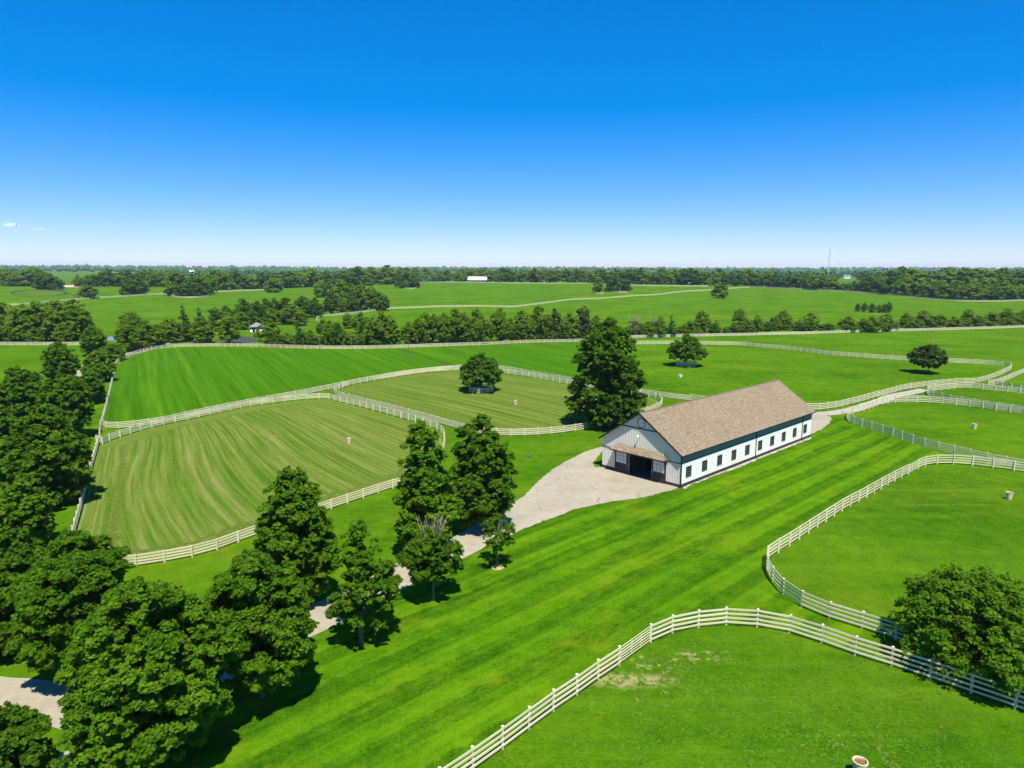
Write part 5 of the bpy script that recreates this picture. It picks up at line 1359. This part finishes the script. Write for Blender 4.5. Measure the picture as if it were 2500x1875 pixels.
# --- middle distance trees: a few shapes, each copied with its parts
def variant(kind, seed, Ht, Rd, leaf, ncl, cover):
    pr = {'broad': ('maple', 'round', 'tall')[seed % 3], 'conifer': 'cone', 'bare': 'tall'}[kind]
    cm, C, Q = crown_mesh('crown', 100+seed, Ht, Rd, 0.05 if kind != 'bare' else 0.15, pr, ncl, 0.24 if kind == 'broad' else 0.2, leaf, cover, 0.75, 0.6, 1.0, 0.3, 0.62)
    tm = trunk_mesh('trunk', 100+seed, Ht, Rd, 0.08, C, Q, 10, Ht*0.02, 6)
    return cm, tm
VAR = {}
for i in range(5):
    VAR[('broad', i)] = variant('broad', i, 10, 3.6, 0.34, 75, 0.8)
for i in range(2):
    VAR[('conifer', i)] = variant('conifer', 10+i, 10, 2.8, 0.28, 80, 0.8)
def dead_tree(seed):
    g = random.Random(seed)
    mb = MB()
    mb.tube((0, 0, -0.3), (0, 0, 5.5), 0.16, 0.08, 6)
    for i in range(70):
        a = g.uniform(0, 6.28)
        z = g.uniform(1.5, 6.5)
        s_ = g.uniform(0.8, 2.8)
        p = Vector((0, 0, min(z, 5.4)))
        q = Vector((s_*math.cos(a), s_*math.sin(a), z+g.uniform(1.2, 3.4)))
        mb.tube(p, q, 0.055, 0.012, 4)
        for _ in range(3):
            b = p.lerp(q, g.uniform(0.3, 0.9))
            mb.tube(b, b+Vector((g.uniform(-.8, .8), g.uniform(-.8, .8), g.uniform(.2, 1.1))), 0.024, 0.008, 3)
    return mb.mesh('trunk')
DEAD = [dead_tree(1), dead_tree(2)]
SPARSE = [crown_mesh('crown', 140+i, 7.5, 2.6, 0.02, 'round', 24, 0.26, 0.45, 0.30)[0] for i in range(2)]
FARV = {}
def far_variant(kind, seed):
    pr = {'broad': ('maple', 'round', 'tall')[seed % 3], 'conifer': 'cone'}[kind]
    cm, C, Q = crown_mesh('tree', 200+seed, 15, 6.0, 0.05, pr, 46, 0.28, 0.80, 0.85, 0.75, 0.6, 1.0, 0.3, 0.62)
    cm.materials.append(M['leaf_broad'])
    return cm
for i in range(5):
    FARV[('broad', i)] = far_variant('broad', i)
for i in range(2):
    FARV[('conifer', i)] = far_variant('conifer', 10+i)

CLUSTER = {
    'woodleft': ('wood by the small pond', 'in the dense wood behind the white fence by the small pond'),
    'pondside': ('trees between the ponds', 'standing by the lane between the two ponds'),
    'housegrove': ('grove behind the pump house', 'in the grove running behind the grey-roofed pump house'),
    'hillgrove': ('grove on the hillside', 'in the rounded grove on the hillside at the winding fence end'),
    'hedgerow': ('hedgerow behind the raked field', 'in the hedgerow behind the raked field and its white fence'),
    'undergrowth': ('bushy undergrowth of the hedgerow', 'bush filling the hedgerow foot behind the white fence'),
    'rowright': ('low tree row beyond the pasture', 'in the low row behind the white fence beyond the pasture'),
    'lone': (None, 'single bright round tree alone in the far green field'),
    'ringclump': ('ringed clump in the far field', 'in the small ringed clump in the far field'),
    'beltright': ('tree belt below the mast', 'in the long tree belt below the mast'),
    'beltback': ('taller trees behind the belt', 'rising behind the long tree belt away from the mast'),
    'crestbelt': ('trees along the hill crest', 'in the line along the hill crest by the white-roofed barn'),
    'leftbelt': ('trees beyond the far fields', 'in the belt beyond the far pond-side fields'),
    'leftgrove': ('groups of trees in the far fields', 'in a tree group standing in the far pond-side fields'),
    'crestgrove': ('clump beside the winding fence', 'in the scattered clump beside the winding fence below the crest'),
}
LOOK = {'broad': 'leafy mid-green tree', 'dark': 'dark green tree', 'light': 'yellow-green tree', 'conifer': 'pointed conifer', 'brown': 'thin olive-brown tree', 'bare': 'bare brown half-dead tree'}
tree_n = 0
for cl, rows in GROVES.items():
    grp, where = CLUSTER[cl]
    hs_ = sorted(q[3] for q in rows)
    def size_word(h, r):
        if len(rows) < 5:
            return ''
        if h == hs_[-1] and hs_.count(h) == 1:
            return 'tallest '
        if h == hs_[0] and hs_.count(h) == 1:
            return 'smallest '
        a = 'tall ' if h > hs_[int(len(hs_)*0.68)] else ('low ' if h < hs_[int(len(hs_)*0.32)] else '')
        b = 'wide ' if r > 0.44*h else ('slim ' if r < 0.34*h else '')
        return a+b
    for (kind, x, y, h, r) in rows:
        tree_n += 1
        z = terrain(x, y)
        far = y > 430
        shape = 'conifer' if kind == 'conifer' else 'broad'
        sw = size_word(h, r)
        lab = sw+LOOK[kind]+' '+where if grp else where
        if cl == 'undergrowth':
            lab = sw+LOOK[kind].replace(' tree', '')+' '+where
        group = sw+LOOK[kind]+', '+grp if grp else None
        mat = M['leaf_'+('hedge' if kind in ('bare', 'broad') else kind)]
        rzv = rnd.uniform(0, 6.28)
        r *= 1.16
        h *= 1.06
        if far:
            me = FARV[(shape, tree_n % (2 if shape == 'conifer' else 5))]
            o = bpy.data.objects.new('conifer' if shape == 'conifer' else 'tree', me)
            COL.objects.link(o)
            o.location = (x, y, z-0.3)
            o.rotation_euler = (0, 0, rzv)
            o.scale = (r/6.0, r/6.0, h/15.0)
            o.material_slots[0].link = 'OBJECT'
            o.material_slots[0].material = mat
            tag(o, lab, 'tree', group)
            continue
        root = thing('conifer' if shape == 'conifer' else ('dead_tree' if kind == 'bare' else ('bush' if cl == 'undergrowth' else 'broadleaf_tree')), (x, y, z), rzv, lab, 'bush' if cl == 'undergrowth' else 'tree', group)
        if kind == 'bare':
            cm, tm = SPARSE[tree_n % 2], DEAD[tree_n % 2]
        else:
            cm, tm = VAR[(shape, tree_n % (2 if shape == 'conifer' else 5))]
        R0 = 2.8 if shape == 'conifer' else 3.6
        for nm, me, mm in (('crown', cm, mat), ('trunk', tm, M['deadwood'] if kind == 'bare' else M['bark'])):
            if len(me.materials) == 0:
                me.materials.append(mm)
            o = bpy.data.objects.new(nm, me)
            COL.objects.link(o)
            o.parent = root
            o.scale = (r/R0, r/R0, h/10.0)
            o.material_slots[0].link = 'OBJECT'
            o.material_slots[0].material = mm

CLEAR = [(*SPOTS['farhouse'], 34), (*SPOTS['farwhite'], 16), (*SPOTS['farwhite2'], 16), (*SPOTS['mastshed'], 20)]
# --- far woodland: one mass to the horizon
def far_woodland():
    g = np.random.default_rng(77)
    base = bmesh.new()
    bmesh.ops.create_icosphere(base, subdivisions=2, radius=1.0)
    bv = np.array([v.co[:] for v in base.verts])
    bf = np.array([[v.index for v in f.verts] for f in base.faces])
    base.free()
    def keep(x, y):
        cl = math.sin(x*0.0042+1.3)*math.sin(y*0.0036+0.4)+0.6*math.sin(x*0.0017-y*0.0021)
        if y < 3000 and cl > (0.45 if x > -0.25*y else 0.10):
            return False
        if y < 1000 and abs(x) < 0.42*y:
            return False
        for (hx, hy, hr) in CLEAR:
            # sight lines kept open in front of the far houses
            if hy-760 < y < hy+25 and abs(x-hx*y/hy) < hr:
                return False
        return True
    V, Fs, T = [], [], []
    nv = 0
    qn = 42
    for want, y0, y1, leafy in ((2600, 880, 2100, True), (3500, 2000, 7400, False)):
        cnt = 0
        while cnt < want:
            t = g.uniform()
            y = y0*(y1/y0)**t
            x = g.uniform(-0.95, 0.95)*y
            if not keep(x, y):
                continue
            cnt += 1
            h = g.uniform(9, 16)*(1+0.35*(g.uniform() > 0.93))
            r = h*g.uniform(0.36, 0.55)*(1+y/12000)
            z0 = terrain(x, y)
            if leafy:
                u = g.normal(size=(qn, 3))
                u[:, 2] = np.abs(u[:, 2])*0.9-0.35
                u /= np.linalg.norm(u, axis=1)[:, None]
                c = u*np.array([r, r, h*0.5])*g.uniform(0.7, 1.08, qn)[:, None]+np.array([x, y, z0+h*0.5])
                n_ = u+g.normal(size=(qn, 3))*0.5+np.array([0, 0, 0.4])
                n_ /= np.linalg.norm(n_, axis=1)[:, None]
                a_ = np.cross(n_, g.normal(size=(qn, 3)))
                a_ /= np.linalg.norm(a_, axis=1)[:, None]
                b_ = np.cross(n_, a_)
                sz = (g.uniform(1.0, 2.0, qn)*h/12)[:, None]
                q = np.stack([c-a_*sz, c+b_*sz, c+a_*sz, c-b_*sz], 1).reshape(-1, 3)
                i0 = nv+4*np.arange(qn)
                f_ = np.concatenate([np.stack([i0, i0+1, i0+2], 1), np.stack([i0, i0+2, i0+3], 1)])
                V.append(q)
                Fs.append(f_)
                tt = np.clip(g.normal(0.5, 0.2)+g.uniform(-0.25, 0.25, qn), 0, 1)
                T.append(np.concatenate([tt, tt]))
                nv += len(q)
            else:
                jit = 1+g.uniform(-0.32, 0.32, len(bv))
                v = bv*jit[:, None]*np.array([r, r, h*0.55])+np.array([x, y, z0+h*0.48])
                Fs.append(bf+nv)
                V.append(v)
                T.append(np.clip(g.normal(0.5, 0.2)+g.uniform(-0.15, 0.15, len(bf)), 0, 1))
                nv += len(v)
    V = np.concatenate(V)
    Fs = np.concatenate(Fs)
    T = np.concatenate(T)
    m = bpy.data.meshes.new('far_woodland')
    m.vertices.add(len(V))
    m.vertices.foreach_set('co', V.reshape(-1).astype(np.float32))
    m.loops.add(len(Fs)*3)
    m.loops.foreach_set('vertex_index', Fs.reshape(-1).astype(np.int32))
    m.polygons.add(len(Fs))
    m.polygons.foreach_set('loop_start', np.arange(0, len(Fs)*3, 3, dtype=np.int32))
    m.polygons.foreach_set('loop_total', np.full(len(Fs), 3, dtype=np.int32))
    at = m.attributes.new('tint', 'FLOAT', 'FACE')
    at.data.foreach_set('value', T.astype(np.float32))
    m.update(calc_edges=True)
    o = link('far_woodland', m, None, M['farwood'])
    o['kind'] = 'stuff'
    tag(o, 'unbroken far woodland fading blue towards the horizon', 'woodland')
far_woodland()

# ------------------------------------------------------------------ smaller things
TUBL = ['cream concrete water tub in the olive striped paddock', 'pale tub in the olive paddock with the guarded tree', 'squat white tub in the green pasture behind the barn',
        'cream tub in the small paddock beside the rear apron', 'cream tub in the pasture beyond the curving lawn fence', 'cream tub with brown water in the front paddock']
for (x, y), lab in zip(TUBS, TUBL):
    root = thing('water_tub', (x, y, terrain(x, y)), 0, lab, 'water tub')
    squat = 'squat' in lab
    hh, rr = (0.62, 0.46) if squat else (0.86, 0.36)
    MB().lathe([(0.0, -0.05), (rr*0.74, -0.05), (rr*0.78, 0.02), (rr, hh-0.06), (rr*1.06, hh-0.05), (rr*1.06, hh), (rr*0.90, hh), (rr*0.86, hh-0.22), (0.0, hh-0.22)], 22).build('bowl', M['tub'] if not squat else M['white'], root)
    MB().lathe([(0.0, hh-0.12), (rr*0.875, hh-0.12), (rr*0.86, hh-0.16), (0.0, hh-0.16)], 22).build('water', M['tubwater'], root)

POLEL = ['slim wooden pole before the hedgerow conifers', 'bare wooden utility pole in the raked field by the hedgerow', 'wooden utility pole with one crossarm beside the white fence', 'tall bare utility pole standing well inside the raked field',
         'utility pole with crossarm in line with the guarded olive paddock tree', 'short pale pole among the hedgerow trees']
for (x, y, h, c), lab in zip(POLES, POLEL):
    root = thing('utility_pole', (x, y, terrain(x, y)), 0, lab, 'utility pole')
    MB().tube((0, 0, -0.3), (0, 0, h), 0.11, 0.075, 7).build('shaft', M['pole'], root)
    if c:
        MB().box(-0.95, 0.95, -0.06, 0.06, h-0.45, h-0.32).build('crossarm', M['pole'], root)
        for xx in (-0.8, -0.3, 0.3, 0.8):
            MB().tube((xx, 0, h-0.32), (xx, 0, h-0.16), 0.035, 0.03, 6).build('insulator', M['metal'], root)
    else:
        MB().tube((0, 0, h), (0, 0, h+0.10), 0.05, 0.03, 6).build('cap', M['metal'], root)

x, y = SPOTS['bluelid']
root = thing('well_cover', (x, y, terrain(x, y)+0.014), 0.5, 'small blue plastic cover lying on the lawn by the driveway', 'cover')
MB().lathe([(0.0, 0.20), (0.22, 0.19), (0.34, 0.12), (0.36, 0.0)], 14).build('dome', M['blue'], root)
MB().lathe([(0.36, 0.0), (0.44, 0.0), (0.44, 0.04), (0.36, 0.05)], 14).build('rim', M['blue'], root)

# pump house
x, y = SPOTS['house']
root = thing('pump_house', (x, y, terrain(x, y)), R(12), 'small grey hip-roofed pump house with white lower walls by the pond', 'building')
hw = 2.4
MB().box(-hw, hw, 0, 2*hw, -0.1, 1.05).build('lower_wall', M['white'], root)
MB().box(-hw+0.04, hw-0.04, 0.04, 2*hw-0.04, 1.05, 2.2).build('upper_wall', M['greyroof'], root)
rf = MB()
e = hw+0.45
rf.v = [(-e, -0.45, 2.15), (e, -0.45, 2.15), (e, 2*hw+0.45, 2.15), (-e, 2*hw+0.45, 2.15), (-0.6, hw, 3.75), (0.6, hw, 3.75)]
rf.f = [(0, 1, 5, 4), (1, 2, 5), (2, 3, 4, 5), (3, 0, 4), (0, 3, 2, 1)]
rf.build('roof', M['greyroof'], root)
dr = MB().box(-1.5, -0.5, -0.04, 0.0, 0.05, 2.0).build('door', M['charcoal'], root)
MB().box(-0.7, -0.62, -0.09, -0.04, 0.95, 1.05).build('handle', M['metal'], dr)
wd_ = MB().box(0.6, 1.7, -0.03, 0.04, 1.15, 1.95).build('window', M['glass'], root)
MB().box(1.1, 1.2, -0.05, -0.03, 1.15, 1.95).build('muntin', M['white'], wd_)

def gable_house(name, spot, w, d, eave, ridge, wallm, roofm, label, cat, rz_=0.0, nwin=3, lean=True):
    x, y = spot
    root = thing(name, (x, y, terrain(x, y)-0.1), rz_, label, cat)
    MB().prism([(0, 0), (d, 0), (d, eave), (d/2, ridge), (0, eave)], 'x', -w/2, w/2).build('wall', wallm, root)
    rr = MB()
    sl = (ridge-eave)/(d/2)
    for s_ in (0, 1):
        y0 = -0.5 if s_ == 0 else d+0.5
        ze = eave-0.5*sl
        rr.prism([(y0, ze+0.05), (d/2, ridge+0.05), (d/2, ridge+0.25), (y0, ze+0.25)], 'x', -w/2-0.5, w/2+0.5)
    rr.build('roof', roofm, root)
    for i in range(nwin):
        xx = -w/2+(i+0.5)*w/nwin
        f_ = MB().box(xx-0.7, xx+0.7, -0.06, 0.0, eave*0.35, eave*0.8).build('window', M['white'], root)
        MB().box(xx-0.55, xx+0.55, -0.075, -0.061, eave*0.35+0.12, eave*0.8-0.12).build('pane', M['glass'], f_)
    MB().box(w/2-2.2, w/2-0.8, -0.07, -0.001, 0.0, min(2.6, eave*0.85)).build('door', M['charcoal'], root)
    return root
gable_house('field_barn', SPOTS['whitebarn'], 23, 13, 3.2, 6.8, M['wood_dark'], M['whiteroof'], 'white-roofed barn standing on the hill crest', 'barn', R(-4), 5)
gable_house('farm_shed', SPOTS['roofhouse'], 7, 6, 2.2, 4.2, M['brick'], M['brick'], 'small reddish-roofed shed at the crest trees', 'shed', 0, 2)
gable_house('far_house', SPOTS['farhouse'], 34, 14, 5.0, 12.0, M['brick'], M['greyroof'], 'wide grey-roofed house on the far wooded slope', 'house', R(8), 5)
gable_house('far_house', SPOTS['farwhite'], 15, 11, 6.0, 11.5, M['white'], M['greyroof'], 'small white gabled house beside the wide grey-roofed one', 'house', R(70), 2)
gable_house('far_house', SPOTS['farwhite2'], 17, 11, 6.0, 10.5, M['white'], M['whiteroof'], 'tiny bright white house deep in the far woods', 'house', R(20), 2)
gable_house('mast_shed', SPOTS['mastshed'], 15, 10, 5.5, 8.0, M['white'], M['greyroof'], 'white shed with dark roof at the foot of the lattice mast', 'shed', R(-10), 3)
# mast and its white building
x, y = SPOTS['tower']
mast = thing('radio_mast', (x, y+60, terrain(x, y+60)), 0.2, 'tall pale lattice radio mast rising above the tree belt', 'mast')
HM = 46.0
mm = MB()
legs = [(1.0*math.cos(a), 1.0*math.sin(a)) for a in (0.5, 2.6, 4.7)]
for (lx, ly) in legs:
    MB().tube((lx, ly, 0), (lx*0.45, ly*0.45, HM), 0.24, 0.17, 6).build('leg', M['steel'], mast)
nb = 22
for i in range(nb):
    z0, z1 = HM*i/nb, HM*(i+1)/nb
    k0, k1 = 1-0.55*i/nb, 1-0.55*(i+1)/nb
    for j in range(3):
        a, b = legs[j], legs[(j+1) % 3]
        mm.tube((a[0]*k0, a[1]*k0, z0), (b[0]*k1, b[1]*k1, z1), 0.09, 0.09, 4)
        mm.tube((a[0]*k1, a[1]*k1, z1), (b[0]*k1, b[1]*k1, z1), 0.05, 0.05, 4)
lat = mm.build('lattice', M['steel'], mast)
lat['kind'] = 'stuff'
for zz in (HM-0.8, HM-9.5):
    for a in (0.5, 2.6, 4.7):
        MB().box(-0.2, 0.2, -0.15, 0.15, zz-1.2, zz+1.2).build('antenna', M['whiteroof'], mast).location = (1.3*math.cos(a), 1.3*math.sin(a), 0)
mast2 = thing('thin_mast', (x*1.75+24*1.75*0.6, (y+60)*1.75, terrain(x*1.75, y*1.75)), 0, 'very thin distant mast near the lattice radio mast', 'mast')
MB().tube((0, 0, 0), (0, 0, 44), 0.5, 0.35, 6).build('shaft', M['steel'], mast2)
MB().tube((0, 0, 44), (0, 0, 47), 0.15, 0.08, 6).build('tip', M['steel'], mast2)

# ------------------------------------------------------------------ rough grass tufts in the two nearest paddocks
def inside(px, py, poly):
    r_ = np.zeros(len(px), bool)
    j = len(poly)-1
    for i in range(len(poly)):
        xi, yi = poly[i]
        xj, yj = poly[j]
        c = ((yi > py) != (yj > py)) & (px < (xj-xi)*(py-yi)/(yj-yi+1e-12)+xi)
        r_ ^= c
        j = i
    return r_
def tufts(name, poly, n, label):
    g = np.random.default_rng(len(name)+n)
    P = np.array(poly)
    x = g.uniform(P[:, 0].min(), P[:, 0].max(), n)
    y = g.uniform(P[:, 1].min(), P[:, 1].max(), n)
    d = np.sin(x*0.9+np.sin(y*0.7)*2)*np.sin(y*1.1+np.sin(x*0.5)*2)+0.6*np.sin(x*0.23+1)*np.sin(y*0.31)
    ok = inside(x, y, poly) & (d+g.uniform(-1.2, 1.2, n) > 0.1)
    x, y, d = x[ok], y[ok], d[ok]
    x, y, d = (np.repeat(q, 5) for q in (x, y, d))
    m = len(x)
    pos = np.stack([x+g.normal(size=m)*0.08, y+g.normal(size=m)*0.08, g.uniform(0.01, 0.05, m)], 1)
    nrm = g.normal(size=(m, 3))*0.45+np.array([0, -0.2, 1.5])
    me = leaves_mesh(name, pos, nrm, 0.12, 0.52+0.10*d+g.normal(size=m)*0.16, g)
    o = link(name, me, None, M['tuft'])
    o['kind'] = 'stuff'
    tag(o, label, 'grass')
M['tuft'] = mat_leaf('rough_grass_blades', (0.030, 0.100, 0.002), (0.062, 0.165, 0.004), (0.130, 0.230, 0.008), 0.15)
tufts('grass_tufts', [tuple(p) for p in FENCES['front'][1]+FENCES['front_b'][1]]+[(60, 34), (60, 24), (0, 24)], 26000, 'rough grass tufts in the front paddock with bare soil')
tufts('grass_tufts', [tuple(p) for p in FENCES['pasture'][1]+FENCES['pasture_b'][1]]+[(75, 80), (60, 50)], 30000, 'rough grass tufts in the pasture behind the curving lawn fence')

# ------------------------------------------------------------------ two small clouds far beyond the horizon
ct_ = NT('white_cloud')
cb = ct_.add('ShaderNodeBsdfDiffuse')
cb.inputs['Color'].default_value = (0.86, 0.88, 0.92, 1)
ctr = ct_.add('ShaderNodeBsdfTransparent')
cmx = ct_.add('ShaderNodeMixShader')
ct_.setv(cmx.inputs[0], ct_.mr(ct_.noise(ct_.coord(), 0.012, 4, 0.7), 0.40, 0.70, 0.0, 0.38))
ct_.lk(ctr.outputs[0], cmx.inputs[1])
ct_.lk(cb.outputs[0], cmx.inputs[2])
ct_.lk(cmx.outputs[0], ct_.out.inputs['Surface'])
cm_ = ct_.m
def cloud(x, y, z, w, h, seed, label):
    bm = bmesh.new()
    bmesh.ops.create_icosphere(bm, subdivisions=4, radius=1.0)
    g = random.Random(seed)
    bumps = [(Vector((g.uniform(-1, 1), g.uniform(-1, 1), g.uniform(-0.2, 1))).normalized(), g.uniform(0.2, 0.5), g.uniform(3, 7)) for _ in range(16)]
    for v in bm.verts:
        k = 0.75
        for d, a, sh in bumps:
            k += a*max(0.0, v.co.normalized().dot(d))**(sh*2.5)
        v.co *= k
        v.co = Vector((v.co.x*w, v.co.y*w*0.6, max(v.co.z, -0.35)*h))
    m = bpy.data.meshes.new('cloud')
    bm.to_mesh(m)
    bm.free()
    o = link('cloud', m, None, cm_)
    o.location = (x, y, z)
    o['kind'] = 'structure'
    o['label'] = label
cloud(-10020, 14000, 855, 150, 46, 1, 'small white fair-weather cloud low over the horizon')
cloud(-9540, 14000, 785, 115, 24, 2, 'smaller flat white cloud beside the first one')

# ------------------------------------------------------------------ haze
hz = MB().box(-9600, 9600, -9600, 9600, -12, 78).build('haze', None)
hm = bpy.data.materials.new('thin_summer_haze')
hm.use_nodes = True
hm.node_tree.nodes.remove(hm.node_tree.nodes['Principled BSDF'])
pv = hm.node_tree.nodes.new('ShaderNodeVolumePrincipled')
pv.inputs['Color'].default_value = (0.62, 0.78, 1.0, 1)
pv.inputs['Density'].default_value = 0.00007
pv.inputs['Anisotropy'].default_value = 0.0
hm.node_tree.links.new(pv.outputs[0], hm.node_tree.nodes['Material Output'].inputs['Volume'])
hz.data.materials.append(hm)
hz['kind'] = 'stuff'
hz['label'] = 'thin blue summer haze over the whole countryside'
hz['category'] = 'haze'
